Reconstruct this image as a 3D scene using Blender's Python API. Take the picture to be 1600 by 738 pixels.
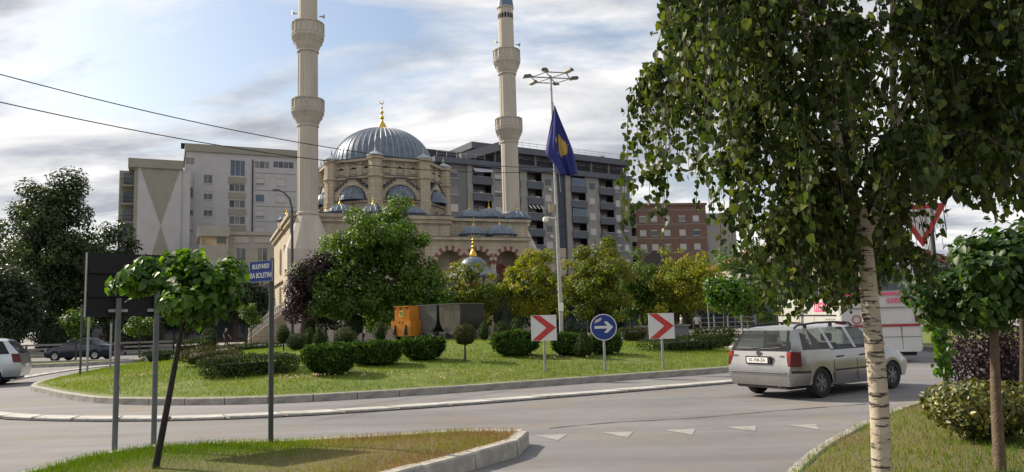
import bpy, math, random
import numpy as np
from mathutils import Vector, Matrix
for o in list(bpy.data.objects): bpy.data.objects.remove(o)
scene = bpy.context.scene
COL = scene.collection
rad = math.radians

# ------------------------------------------------------------------ camera
FPX, HORIZON, ROLL, EYE = 1170.0, 500.0, 0.03, 1.75
PITCH = math.atan((HORIZON-369)/FPX)
_F = np.array([0, math.cos(PITCH), math.sin(PITCH)]); _R0 = np.array([1.0, 0, 0]); _U0 = np.cross(_R0, _F)
_U = math.cos(ROLL)*_U0+math.sin(ROLL)*_R0; _R = math.cos(ROLL)*_R0-math.sin(ROLL)*_U0
EYEP = np.array([0, 0, EYE])
cam = bpy.data.cameras.new('camera'); camo = bpy.data.objects.new('camera', cam); COL.objects.link(camo)
cam.sensor_width = 36; cam.lens = 36*FPX/1600; cam.clip_end = 3000; cam.clip_start = 0.1
M = Matrix.Identity(4)
for k in range(3):
    M[k][0] = _R[k]; M[k][1] = _U[k]; M[k][2] = -_F[k]; M[k][3] = EYEP[k]
camo.matrix_world = M
scene.camera = camo

# ------------------------------------------------------------------ sky, sun, exposure
SUN_EL, SUN_AZ = rad(36), rad(-62)          # azimuth from +Y towards +X
world = bpy.data.worlds.new('World'); scene.world = world; world.use_nodes = True
nt = world.node_tree; N = nt.nodes; L = nt.links; N.clear()
def wn(t, **k):
    n = N.new(t)
    for a, b in k.items(): setattr(n, a, b)
    return n
out = wn('ShaderNodeOutputWorld'); bg = wn('ShaderNodeBackground'); bg.inputs[1].default_value = 0.10
sky = wn('ShaderNodeTexSky', sky_type='NISHITA', sun_disc=False, sun_elevation=SUN_EL, sun_rotation=SUN_AZ, air_density=1.2, dust_density=2.0, ozone_density=1.5)
tc = wn('ShaderNodeTexCoord'); sep = wn('ShaderNodeSeparateXYZ'); L.new(tc.outputs['Generated'], sep.inputs[0])
def math_n(op, a, b=None):
    n = wn('ShaderNodeMath', operation=op)
    for i, x in enumerate((a, b)):
        if x is None: continue
        if isinstance(x, (int, float)): n.inputs[i].default_value = x
        else: L.new(x, n.inputs[i])
    return n.outputs[0]
zz = math_n('ADD', math_n('MAXIMUM', sep.outputs[2], 0.0), 0.16)
cx = math_n('DIVIDE', sep.outputs[0], zz); cy = math_n('DIVIDE', sep.outputs[1], zz)
cmb = wn('ShaderNodeCombineXYZ'); L.new(cx, cmb.inputs[0]); L.new(cy, cmb.inputs[1])
mp = wn('ShaderNodeMapping'); mp.inputs['Rotation'].default_value = (0, 0, 0.35); mp.inputs['Scale'].default_value = (0.75, 1.25, 1); mp.inputs['Location'].default_value = (3.56, 1.45, 0)
L.new(cmb.outputs[0], mp.inputs[0])
n1 = wn('ShaderNodeTexNoise'); n1.inputs['Scale'].default_value = 1.05; n1.inputs['Detail'].default_value = 9; n1.inputs['Roughness'].default_value = 0.58; n1.inputs['Distortion'].default_value = 0.35
L.new(mp.outputs[0], n1.inputs[0])
n2 = wn('ShaderNodeTexNoise'); n2.inputs['Scale'].default_value = 2.3; n2.inputs['Detail'].default_value = 9; n2.inputs['Roughness'].default_value = 0.56; n2.inputs['Distortion'].default_value = 0.3
mp2 = wn('ShaderNodeMapping'); mp2.inputs['Location'].default_value = (7.7, 2.1, 4); mp2.inputs['Scale'].default_value = (0.7, 1.3, 1); L.new(cmb.outputs[0], mp2.inputs[0]); L.new(mp2.outputs[0], n2.inputs[0])
cov = wn('ShaderNodeMapRange'); cov.inputs['From Min'].default_value = 0.36; cov.inputs['From Max'].default_value = 0.47
L.new(n1.outputs[0], cov.inputs[0])
ramp = wn('ShaderNodeValToRGB'); cr = ramp.color_ramp
cr.elements[0].position = 0.38; cr.elements[0].color = (3.3, 3.5, 3.95, 1); cr.elements[1].position = 0.64; cr.elements[1].color = (7.9, 7.8, 7.7, 1)
L.new(n2.outputs[0], ramp.inputs[0])
low = wn('ShaderNodeMapRange'); low.inputs['From Min'].default_value = 0.26; low.inputs['From Max'].default_value = 0.06; L.new(sep.outputs[2], low.inputs[0])
mix = wn('ShaderNodeMix', data_type='RGBA'); L.new(math_n('MAXIMUM', cov.outputs[0], low.outputs[0]), mix.inputs[0]); L.new(sky.outputs[0], mix.inputs[6]); L.new(ramp.outputs[0], mix.inputs[7])
L.new(mix.outputs[2], bg.inputs[0]); L.new(bg.outputs[0], out.inputs[0])
sl = bpy.data.lights.new('sun', 'SUN'); sl.energy = 5.0; sl.angle = rad(0.55); sl.color = (1, 0.885, 0.72)
so = bpy.data.objects.new('sun', sl); COL.objects.link(so)
SUNV = Vector((math.sin(SUN_AZ)*math.cos(SUN_EL), math.cos(SUN_AZ)*math.cos(SUN_EL), math.sin(SUN_EL)))
so.rotation_euler = SUNV.to_track_quat('Z', 'Y').to_euler(); so.location = (-60, 60, 80)
vs = scene.view_settings; vs.view_transform = 'Standard'; vs.look = 'None'; vs.exposure = 0.5; vs.gamma = 1; vs.use_curve_mapping = False

# ------------------------------------------------------------------ helpers
rng = np.random.default_rng(7); random.seed(7)
def ray(px, py): return _F+_R*(px-800)/FPX-_U*(py-369)/FPX
def gr(px, py, z=0.0):
    d = ray(px, py); return EYEP+d*(z-EYE)/d[2]
def at(px, py, Y):
    d = ray(px, py); return EYEP+d*Y/d[1]

def nodes_of(m):
    m.use_nodes = True; return m.node_tree.nodes, m.node_tree.links, m.node_tree.nodes['Principled BSDF']
MATS = {}
def mat(name, col, rough=0.7, var=0.15, scale=6.0, bump=0.0, bscale=None, metal=0.0, col2=None, spec=0.4, detail=4, stretch=None, coat=0.0):
    """procedural material: base colour broken up by object-space noise, optional fine relief"""
    if name in MATS: return MATS[name]
    m = bpy.data.materials.new(name); n, l, b = nodes_of(m)
    b.inputs['Roughness'].default_value = rough; b.inputs['Metallic'].default_value = metal; b.inputs['Specular IOR Level'].default_value = spec
    if coat: b.inputs['Coat Weight'].default_value = coat; b.inputs['Coat Roughness'].default_value = 0.08
    t = n.new('ShaderNodeTexCoord'); src = t.outputs['Object']
    if stretch:
        mpn = n.new('ShaderNodeMapping'); mpn.inputs['Scale'].default_value = stretch; l.new(src, mpn.inputs[0]); src = mpn.outputs[0]
    no = n.new('ShaderNodeTexNoise'); no.inputs['Scale'].default_value = scale; no.inputs['Detail'].default_value = detail; no.inputs['Roughness'].default_value = 0.6
    l.new(src, no.inputs[0])
    r = n.new('ShaderNodeValToRGB'); c2 = col2 if col2 else tuple(min(1, c*(1+var)) for c in col); c1 = col if col2 else tuple(c*(1-var) for c in col)
    r.color_ramp.elements[0].position = 0.34; r.color_ramp.elements[1].position = 0.66
    r.color_ramp.elements[0].color = (*c1, 1); r.color_ramp.elements[1].color = (*c2, 1)
    l.new(no.outputs[0], r.inputs[0]); l.new(r.outputs[0], b.inputs['Base Color'])
    if bump:
        nb = n.new('ShaderNodeTexNoise'); nb.inputs['Scale'].default_value = bscale or scale*6; nb.inputs['Detail'].default_value = 5; l.new(src, nb.inputs[0])
        bp = n.new('ShaderNodeBump'); bp.inputs['Strength'].default_value = bump; bp.inputs['Distance'].default_value = 0.03; l.new(nb.outputs[0], bp.inputs['Height']); l.new(bp.outputs[0], b.inputs['Normal'])
    MATS[name] = m; return m
def leafmat(name, a, b_, c, trans=0.35, rough=0.5, spec=0.35):
    """leaf material: each leaf picks its own tone from three"""
    if name in MATS: return MATS[name]
    m = bpy.data.materials.new(name); n, l, b = nodes_of(m)
    at_ = n.new('ShaderNodeAttribute'); at_.attribute_name = 'rnd'
    r = n.new('ShaderNodeValToRGB'); e = r.color_ramp.elements; e[0].color = (*a, 1); e[0].position = 0; e[1].color = (*c, 1); e[1].position = 1
    x = e.new(0.55); x.color = (*b_, 1)
    l.new(at_.outputs['Fac'], r.inputs[0]); l.new(r.outputs[0], b.inputs['Base Color']); b.inputs['Roughness'].default_value = rough; b.inputs['Specular IOR Level'].default_value = spec
    tr = n.new('ShaderNodeBsdfTranslucent'); hs = n.new('ShaderNodeHueSaturation'); hs.inputs['Value'].default_value = 1.9; hs.inputs['Hue'].default_value = 0.485; hs.inputs['Saturation'].default_value = 1.1
    l.new(r.outputs[0], hs.inputs['Color']); l.new(hs.outputs[0], tr.inputs[0])
    ms = n.new('ShaderNodeMixShader'); ms.inputs[0].default_value = trans; l.new(b.outputs[0], ms.inputs[1]); l.new(tr.outputs[0], ms.inputs[2])
    l.new(ms.outputs[0], n['Material Output'].inputs[0]); MATS[name] = m; return m
def glassmat(name, tint, rough=0.04, alpha=0.75):
    """window glass: dark tinted reflecting pane that lets part of the inside show"""
    if name in MATS: return MATS[name]
    m = bpy.data.materials.new(name); n, l, b = nodes_of(m)
    b.inputs['Base Color'].default_value = (*tint, 1); b.inputs['Roughness'].default_value = rough; b.inputs['Specular IOR Level'].default_value = 0.7
    no = n.new('ShaderNodeTexNoise'); no.inputs['Scale'].default_value = 0.6; t = n.new('ShaderNodeTexCoord'); l.new(t.outputs['Object'], no.inputs[0])
    bp = n.new('ShaderNodeBump'); bp.inputs['Strength'].default_value = 0.06; bp.inputs['Distance'].default_value = 0.2; l.new(no.outputs[0], bp.inputs['Height']); l.new(bp.outputs[0], b.inputs['Normal'])
    if alpha < 1:
        tr = n.new('ShaderNodeBsdfTransparent'); tr.inputs[0].default_value = (0.75, 0.82, 0.82, 1); ms = n.new('ShaderNodeMixShader'); ms.inputs[0].default_value = alpha
        l.new(tr.outputs[0], ms.inputs[1]); l.new(b.outputs[0], ms.inputs[2]); l.new(ms.outputs[0], n['Material Output'].inputs[0])
    MATS[name] = m; return m

def tag(o, label=None, cat=None, group=None, kind=None):
    if label: o['label'] = label
    if cat: o['category'] = cat
    if group: o['group'] = group
    if kind: o['kind'] = kind
    return o
def empty(name, loc=(0, 0, 0), rz=0.0, label=None, cat=None, group=None):
    o = bpy.data.objects.new(name, None); COL.objects.link(o); o.location = tuple(float(x) for x in loc); o.rotation_euler = (0, 0, rz); o.empty_display_size = 0.2
    return tag(o, label, cat, group)
def link(name, me, parent=None):
    o = bpy.data.objects.new(name, me); COL.objects.link(o)
    if parent is not None: o.parent = parent
    return o
class MB:
    """collects vertices and faces and links them as ONE mesh object"""
    def __init__(s): s.v = []; s.f = []
    def add(s, vs_, fs):
        k = len(s.v); s.v += [tuple(float(c) for c in p) for p in vs_]; s.f += [tuple(i+k for i in f) for f in fs]; return s
    def box(s, x0, x1, y0, y1, z0, z1):
        return s.add([(x0, y0, z0), (x1, y0, z0), (x1, y1, z0), (x0, y1, z0), (x0, y0, z1), (x1, y0, z1), (x1, y1, z1), (x0, y1, z1)],
                     [(0, 3, 2, 1), (4, 5, 6, 7), (0, 1, 5, 4), (1, 2, 6, 5), (2, 3, 7, 6), (3, 0, 4, 7)])
    def frustum(s, b, t):   # b, t: four bottom, four top corners
        return s.add(list(b)+list(t), [(0, 3, 2, 1), (4, 5, 6, 7), (0, 1, 5, 4), (1, 2, 6, 5), (2, 3, 7, 6), (3, 0, 4, 7)])
    def quad(s, a, b, c, d): return s.add([a, b, c, d], [(0, 1, 2, 3)])
    def prism(s, poly, y0, y1):        # polygon in x,z pushed along y
        n = len(poly); vs_ = [(p[0], y0, p[1]) for p in poly]+[(p[0], y1, p[1]) for p in poly]
        return s.add(vs_, [tuple(range(n)), tuple(range(2*n-1, n-1, -1))]+[((i+1) % n, i, n+i, n+(i+1) % n) for i in range(n)])
    def slab(s, poly, z0, z1):         # polygon in x,y pushed along z
        n = len(poly); vs_ = [(p[0], p[1], z0) for p in poly]+[(p[0], p[1], z1) for p in poly]
        return s.add(vs_, [tuple(range(n-1, -1, -1)), tuple(range(n, 2*n))]+[(i, (i+1) % n, n+(i+1) % n, n+i) for i in range(n)])
    def lathe(s, prof, n=24, c=(0, 0, 0), a0=0.0, a1=2*math.pi, caps=True, phase=0.0, sq=(1, 1)):
        full = abs(a1-a0-2*math.pi) < 1e-6; m = n if full else n+1; vs_ = []
        for r, z in prof:
            for i in range(m):
                a = a0+(a1-a0)*i/n+phase; vs_.append((c[0]+r*math.cos(a)*sq[0], c[1]+r*math.sin(a)*sq[1], c[2]+z))
        fs = []
        for j in range(len(prof)-1):
            for i in range(n):
                i2 = (i+1) % m; fs.append((j*m+i, j*m+i2, (j+1)*m+i2, (j+1)*m+i))
        if caps and full:
            if prof[0][0] > 1e-4: fs.append(tuple(range(m-1, -1, -1)))
            if prof[-1][0] > 1e-4: fs.append(tuple((len(prof)-1)*m+i for i in range(m)))
        return s.add(vs_, fs)
    def tube(s, pts, rs, n=8, caps=True):
        pts = [Vector([float(c) for c in p]) for p in pts]
        if isinstance(rs, (int, float)): rs = [rs]*len(pts)
        vs_ = []; up = Vector((0, 0, 1))
        for i, p in enumerate(pts):
            t = (pts[min(i+1, len(pts)-1)]-pts[max(i-1, 0)]).normalized()
            if abs(t.dot(up)) > 0.95: up = Vector((1, 0, 0)) if abs(t.z) > 0.9 else Vector((0, 0, 1))
            a = t.cross(up).normalized(); b = t.cross(a).normalized()
            for k in range(n):
                g = 2*math.pi*k/n; vs_.append(p+(a*math.cos(g)+b*math.sin(g))*rs[i])
            up = -b if abs(t.dot(b)) < .9 else up
        fs = []
        for i in range(len(pts)-1):
            for k in range(n):
                k2 = (k+1) % n; fs.append((i*n+k, i*n+k2, (i+1)*n+k2, (i+1)*n+k))
        if caps: fs += [tuple(range(n)), tuple((len(pts)-1)*n+k for k in range(n-1, -1, -1))]
        return s.add(vs_, fs)
    def mesh(s, name, m=None, smooth=None):
        me = bpy.data.meshes.new(name); me.from_pydata(s.v, [], s.f); me.update()
        if m: me.materials.append(m)
        if smooth is not None:
            me.shade_smooth(); me.set_sharp_from_angle(angle=rad(smooth))
        return me
    def build(s, name, m, parent=None, smooth=None): return link(name, s.mesh(name, m, smooth), parent)
def bevel(o, w=0.01, seg=1):
    b = o.modifiers.new('edge', 'BEVEL'); b.width = w; b.segments = seg; b.limit_method = 'ANGLE'; return o
def catmull(pts, n, closed=False):
    P = np.array(pts, float); k = len(P); outp = []
    rngi = range(k) if closed else range(k-1)
    for i in rngi:
        g = lambda j: P[j % k] if closed else P[min(max(j, 0), k-1)]
        a, b, c, d = g(i-1), g(i), g(i+1), g(i+2)
        for t in np.linspace(0, 1, n, endpoint=False):
            outp.append(0.5*((2*b)+(c-a)*t+(2*a-5*b+4*c-d)*t*t+(3*b-a-3*c+d)*t**3))
    if not closed: outp.append(P[-1])
    return np.array(outp)
def resample(P, step, closed=False):
    Q = np.vstack([P, P[:1]]) if closed else P
    d = np.r_[0, np.cumsum(np.linalg.norm(np.diff(Q, axis=0), axis=1))]; n = max(2, int(round(d[-1]/step))+1)
    t = np.linspace(0, d[-1], n); R_ = np.c_[[np.interp(t, d, Q[:, k]) for k in range(Q.shape[1])]].T
    return R_[:-1] if closed else R_
def inside(poly, x, y):
    poly = np.asarray(poly); x = np.asarray(x); y = np.asarray(y); r = np.zeros(x.shape, bool); n = len(poly); j = n-1
    for i in range(n):
        xi, yi = poly[i, :2]; xj, yj = poly[j, :2]
        c = ((yi > y) != (yj > y)) & (x < (xj-xi)*(y-yi)/((yj-yi)+1e-12)+xi); r ^= c; j = i
    return r
def text_mesh(name, s, size, m, parent=None, thick=0.002, shear=0.0, sx=1.0, bold=0.0):
    cu = bpy.data.curves.new(name, 'FONT'); cu.body = s; cu.size = size; cu.align_x = 'CENTER'; cu.align_y = 'CENTER'; cu.extrude = thick; cu.shear = shear; cu.offset = bold
    t = bpy.data.objects.new(name, cu); COL.objects.link(t); bpy.context.view_layer.update()
    me = bpy.data.meshes.new_from_object(t.evaluated_get(bpy.context.evaluated_depsgraph_get())); bpy.data.objects.remove(t)
    me.name = name; me.materials.clear(); me.materials.append(m)
    if sx != 1: me.transform(Matrix.Diagonal((sx, 1, 1, 1)))
    return link(name, me, parent)

# ---- foliage
def leaves_mesh(name, P, Nn, size, m, fold=0.25, aspect=0.62, down=0.0, heart=False, spread=0.5, val=None, jit=0.9):
    """one small folded blade per point; Nn is the way each leaf faces"""
    n = len(P); P = np.asarray(P, float); Nn = np.asarray(Nn, float)+rng.normal(0, jit, (n, 3))*spread
    Nn /= np.linalg.norm(Nn, axis=1)[:, None]+1e-9
    T = rng.normal(0, 1, (n, 3)); T[:, 2] -= down*3; T -= (T*Nn).sum(1)[:, None]*Nn; T /= np.linalg.norm(T, axis=1)[:, None]+1e-9
    B = np.cross(Nn, T); s = (np.broadcast_to(size, n)*rng.uniform(0.65, 1.25, n))[:, None]
    if heart:
        offs = [(0, 0, 0), (0.12, 0.40, 0.22), (0.52, 0.36, 0.16), (1, 0, -0.15), (0.52, -0.36, 0.16), (0.12, -0.40, 0.22), (0.45, 0, 0)]
        tris = [(0, 6, 1), (1, 6, 2), (2, 6, 3), (3, 6, 4), (4, 6, 5), (5, 6, 0)]
    else:
        offs = [(0, 0, 0), (0.42, aspect/2, fold), (1, 0, 0), (0.42, -aspect/2, fold)]; tris = [(0, 2, 1), (0, 3, 2)]
    k = len(offs); V = np.zeros((n, k, 3))
    for i, (a, b, c) in enumerate(offs): V[:, i] = P+s*(T*a+B*b+Nn*c*0.5)
    F_ = (np.arange(n)[:, None, None]*k+np.array(tris)[None]).reshape(-1, 3)
    r = rng.random(n) if val is None else np.clip(val+rng.normal(0, 0.16, n), 0, 1)
    return V.reshape(-1, 3), F_, np.repeat(r, len(tris))
def mesh_np(name, V, F_, r, m):
    me = bpy.data.meshes.new(name); nf = len(F_)
    me.vertices.add(len(V)); me.vertices.foreach_set('co', V.astype(np.float32).ravel())
    me.loops.add(nf*3); me.loops.foreach_set('vertex_index', F_.astype(np.int32).ravel())
    me.polygons.add(nf); me.polygons.foreach_set('loop_start', np.arange(nf, dtype=np.int32)*3); me.polygons.foreach_set('loop_total', np.full(nf, 3, np.int32))
    me.update(calc_edges=True)
    a = me.attributes.new('rnd', 'FLOAT', 'FACE'); a.data.foreach_set('value', r.astype(np.float32))
    me.materials.append(m); me.validate(); return me
def sph(n):
    v = rng.normal(0, 1, (n, 3)); return v/np.linalg.norm(v, axis=1)[:, None]
def crown_points(envs, nclump, cr_, nleaf, shell=0.55):
    """clumps spread through the crown's volume, leaves near the skin of each clump"""
    vol = np.array([e[3]*e[4]*e[5] for e in envs]); pe = vol/vol.sum()
    which = rng.choice(len(envs), nclump, p=pe); E = np.array(envs)[which]
    d = sph(nclump)*(rng.random(nclump)**0.42)[:, None]*rng.uniform(.75, 1.12, nclump)[:, None]
    Cc = E[:, :3]+d*E[:, 3:6]; rc = cr_*rng.uniform(0.45, 1.4, nclump)
    w = rng.choice(nclump, nleaf, p=(rc**2)/(rc**2).sum()); q = sph(nleaf); rr = shell+(1-shell)*rng.random(nleaf)
    P = Cc[w]+q*(rc[w]*rr)[:, None]*np.array([1, 1, 0.8]); Nn = q*0.8+d[w]*0.5+np.array([0, 0, 0.45])
    return P, Nn, Cc, rng.random(nclump)[w]
BARK = mat('bark_brown', (0.075, 0.055, 0.04), 0.9, 0.35, 14, 0.8, 60, stretch=(1, 1, 0.25))
def env_px(x0, y0, x1, y1, Y, dr=0.9):
    c = at((x0+x1)/2, (y0+y1)/2, Y); k = Y/FPX; rx = (x1-x0)/2*k; rz = (y1-y0)/2*k
    return (c[0], c[1], c[2], rx, rx*dr, rz)
def tree(name, label, cat, base, envs, lm, nclump=40, cr_=0.8, nleaf=4000, ls=0.3, tr=0.16, group=None, limbs=7, bark=None, heart=False, lean=(0, 0), spread=0.5, down=0.3, z0=0.0, split=0.3, tone=0.5):
    root = empty(name, (base[0], base[1], z0), 0, label, cat, group)
    O = np.array([base[0], base[1], z0])
    envs = [(e[0]-O[0], e[1]-O[1], e[2]-O[2], e[3], e[4], e[5]) for e in envs]
    P, Nn, Cc, cv = crown_points(envs, nclump, cr_, nleaf)
    V, F_, r = leaves_mesh('crown', P, Nn, ls, lm, heart=heart, spread=spread, down=down, val=cv*tone+rng.random(nleaf)*(1-tone))
    link('crown', mesh_np('crown', V, F_, r, lm), root)
    b = MB(); ec = np.array(envs); mid = np.average(ec[:, :3], axis=0, weights=ec[:, 3]*ec[:, 5]); lo = min(e[2]-e[5] for e in envs); hi = max(e[2]+e[5]*0.6 for e in envs)
    fork = np.array([lean[0]+mid[0]*0.35, lean[1]+mid[1]*0.35, max(lo+(hi-lo)*split, 0.4)])
    top = np.array([mid[0], mid[1], hi])
    path = catmull([np.zeros(3)-[0, 0, 0.1], fork*[0.55, 0.55, 0.5]+rng.normal(0, tr*0.25, 3)*[1, 1, 0], fork, (fork+top)/2+rng.normal(0, tr, 3), top], 4)
    b.tube(path, list(np.linspace(1, 0.15, len(path))*tr), 8)
    sel = rng.choice(len(Cc), min(limbs, len(Cc)), replace=False)
    for i in sel:
        a = fork+(top-fork)*rng.uniform(0, 0.5); c = Cc[i]; m_ = (a+c)/2+np.array([0, 0, 0.12*np.linalg.norm(c-a)])
        b.tube(catmull([a, m_, c], 4), list(np.linspace(0.42, 0.08, 9)*tr), 5)
    b.build('trunk', bark or BARK, root, 60); return root
def noisy(P, f, a, seed=0.0):
    return a*(np.sin(P[:, 0]*f+seed)+np.sin(P[:, 1]*f*1.3+seed*2.1)+np.sin(P[:, 2]*f*1.1+seed*0.7)+np.sin((P[:, 0]+P[:, 2])*f*2.3+seed*1.7)*0.6)/3.6
def shrub_points(kind, dims, n, seed):
    """points and outward directions on a clipped shrub: 'box', 'ball', 'cone', 'egg', origin at its foot"""
    w, d, h = dims
    if kind == 'box':
        A = np.array([d*h, d*h, w*h, w*h, w*d]); k = rng.choice(5, n, p=A/A.sum()); u = rng.uniform(-1, 1, n); v = rng.uniform(-1, 1, n)
        P = np.zeros((n, 3)); Nn = np.zeros((n, 3))
        for f, (ax, sg) in enumerate(((0, -1), (0, 1), (1, -1), (1, 1), (2, 1))):
            q = k == f
            if ax == 0: P[q] = np.c_[np.full(q.sum(), sg*w/2), u[q]*d/2, (v[q]+1)*h/2]
            elif ax == 1: P[q] = np.c_[u[q]*w/2, np.full(q.sum(), sg*d/2), (v[q]+1)*h/2]
            else: P[q] = np.c_[u[q]*w/2, v[q]*d/2, np.full(q.sum(), h)]
            Nn[q, ax] = sg
        # round the corners and pull the foot in
        c = np.array([0, 0, h*0.5]); rel = (P-c)/np.array([w/2, d/2, h/2]); ex = 5 if h < 0.7 else 3.2; L6 = (np.abs(rel)**ex).sum(1)**(1/ex); P = c+(P-c)/L6[:, None]
        foot = np.clip(1-P[:, 2]/h, 0, 1); P[:, :2] *= (1-(0.16*foot**2 if h < .7 else .34*foot))[:, None]
    else:
        q = sph(n); t = (q[:, 2]+1)/2
        if kind == 'ball': pr = np.ones(n)
        elif kind == 'egg': pr = 1.0-0.28*np.clip(t-0.35, 0, 1)
        else: pr = np.clip(1.25-0.95*t, 0.22, 1.05)
        P = np.c_[q[:, 0]*w/2*pr, q[:, 1]*d/2*pr, t*h]; Nn = q.copy()
    P = P+Nn*noisy(P, 5.0/max(0.4, min(dims)), (0.17 if kind == 'box' and h > .7 else 0.10)*min(dims), seed)[:, None]
    return P, Nn
def shrub(name, label, cat, loc, dims, kind, lm, n=2500, ls=0.07, rz=0.0, group=None, stem=0.0, up=0.3, spread=0.6, inner=0.3, z0=0.0, aspect=0.62):
    root = empty(name, loc, rz, label, cat, group); P, Nn = shrub_points(kind, dims, n, rng.random()*9)
    c = np.array([0, 0, dims[2]*0.5]); sc = 1-inner*rng.random(n)**2; P = c+(P-c)*sc[:, None]; P[:, 2] += stem
    V, F_, r = leaves_mesh('foliage', P, Nn+np.array([0, 0, up]), ls, lm, spread=spread, down=-up, aspect=aspect)
    # dense dark inside so that light does not run through
    Pc, Nc = shrub_points(kind, tuple(x*0.8 for x in dims), 160, 1.0)
    lat = MB().lathe([(0.05, 0.06), (0.9, 0.12), (1, 0.5), (0.92 if kind != 'cone' else 0.5, 0.82), (0.05, 0.95)], 10) if kind != 'box' else MB().frustum([(-.62, -.62, .08), (.62, -.62, .08), (.62, .62, .08), (-.62, .62, .08)], [(-.88, -.88, .86), (.88, -.88, .86), (.88, .88, .86), (-.88, .88, .86)])
    ck = 1-inner*.65; Vc = np.array(lat.v)*np.array([dims[0]/2*0.86*ck, dims[1]/2*0.86*ck, dims[2]*0.95*ck]); Vc[:, 2] += stem
    tri = np.array([(f[0], f[i], f[i+1]) for f in lat.f for i in range(1, len(f)-1)])
    link('foliage', mesh_np('foliage', np.vstack([V, Vc]), np.vstack([F_, tri+len(V)]), np.r_[r, np.zeros(len(tri))], lm), root)
    b = MB()
    for k in range(3 if stem < 0.25 else 1):
        o_ = rng.normal(0, 0.05*dims[0], 2) if stem < 0.25 else (0, 0); b.tube([(o_[0], o_[1], -0.1), (o_[0]*1.5, o_[1]*1.5, stem+dims[2]*0.35)], [0.03+0.02*dims[0], 0.02], 6)
    b.build('stem', BARK, root, 60); return root
# ================================================================== THE SETTING
ASPH = bpy.data.materials.new('asphalt'); n, l, b = nodes_of(ASPH); b.inputs['Roughness'].default_value = 0.82; b.inputs['Specular IOR Level'].default_value = 0.3
t = n.new('ShaderNodeTexCoord')
def noise(scale, det, src=None, rough=0.6):
    x = n.new('ShaderNodeTexNoise'); x.inputs['Scale'].default_value = scale; x.inputs['Detail'].default_value = det; x.inputs['Roughness'].default_value = rough; l.new(src or t.outputs['Object'], x.inputs[0]); return x.outputs[0]
def ramp2(f, p0, c0, p1, c1):
    r = n.new('ShaderNodeValToRGB'); e = r.color_ramp.elements; e[0].position = p0; e[0].color = (*c0, 1); e[1].position = p1; e[1].color = (*c1, 1); l.new(f, r.inputs[0]); return r.outputs[0]
def mixc(f, a, b_, mode='MIX'):
    x = n.new('ShaderNodeMix'); x.data_type = 'RGBA'; x.blend_type = mode
    if isinstance(f, float): x.inputs[0].default_value = f
    else: l.new(f, x.inputs[0])
    l.new(a, x.inputs[6]); l.new(b_, x.inputs[7]); return x.outputs[2]
big = ramp2(noise(0.22, 5), 0.35, (0.160, 0.157, 0.165), 0.65, (0.208, 0.204, 0.210))
dust = ramp2(noise(0.5, 6), 0.5, (0, 0, 0), 0.72, (1, 1, 1))
dcol = n.new('ShaderNodeRGB'); dcol.outputs[0].default_value = (0.20, 0.172, 0.142, 1)
c = mixc(dust, big, dcol.outputs[0])
c = mixc(0.5, c, ramp2(noise(55, 3), 0.3, (0.62, 0.62, 0.62), 0.7, (1.25, 1.25, 1.25)), 'MULTIPLY')
wear = n.new('ShaderNodeMapping'); wear.inputs['Rotation'].default_value = (0, 0, 0.5); wear.inputs['Scale'].default_value = (0.12, 1.6, 1); l.new(t.outputs['Object'], wear.inputs[0])
c = mixc(0.6, c, ramp2(noise(1.0, 5, wear.outputs[0]), 0.35, (0.72, 0.72, 0.75), 0.62, (1.1, 1.1, 1.08)), 'MULTIPLY')
c = mixc(0.55, c, ramp2(noise(1.7, 8, rough=.7), 0.56, (1, 1, 1), 0.74, (0.55, 0.54, 0.54)), 'MULTIPLY')
l.new(c, b.inputs['Base Color'])
bp = n.new('ShaderNodeBump'); bp.inputs['Strength'].default_value = 0.35; bp.inputs['Distance'].default_value = 0.01; l.new(noise(90, 3), bp.inputs['Height']); l.new(bp.outputs[0], b.inputs['Normal'])
PAVE = mat('plaza_paving', (0.23, 0.215, 0.20), 0.8, 0.12, 1.5, 0.2, 20)
CONC = mat('kerb_concrete', (0.30, 0.285, 0.255), 0.85, 0.28, 5.0, 0.5, 45, detail=7)
CONCW = mat('white_kerb_stone', (0.40, 0.39, 0.37), 0.85, 0.22, 4.0, 0.4, 45, detail=7)
EARTH = mat('lawn_soil', (0.085, 0.115, 0.02), 0.95, 0.4, 2.5, 0.9, 30, col2=(0.15, 0.18, 0.04), detail=8)
DRY = mat('dry_lawn_soil', (0.10, 0.09, 0.04), 0.95, 0.4, 1.2, 0.9, 30, col2=(0.17, 0.125, 0.065), detail=8)
GRASSM = leafmat('grass_blade', (0.055, 0.125, 0.006), (0.14, 0.20, 0.010), (0.20, 0.135, 0.06), 0.32, 0.6, 0.2)

tag(MB().box(-900, 900, -200, 1600, -0.5, -0.02).build('ground', mat('far_ground', (0.16, 0.15, 0.13), 0.9, 0.2, 0.3)), kind='structure')
road = tag(MB().quad((-120, -12, 0), (120, -12, 0), (120, 57, 0), (-120, 57, 0)).build('road', ASPH), kind='structure')
plaza = MB().box(-120, 120, 57, 160, -0.3, 0.13).build('plaza', PAVE); tag(plaza, kind='structure')

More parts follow.
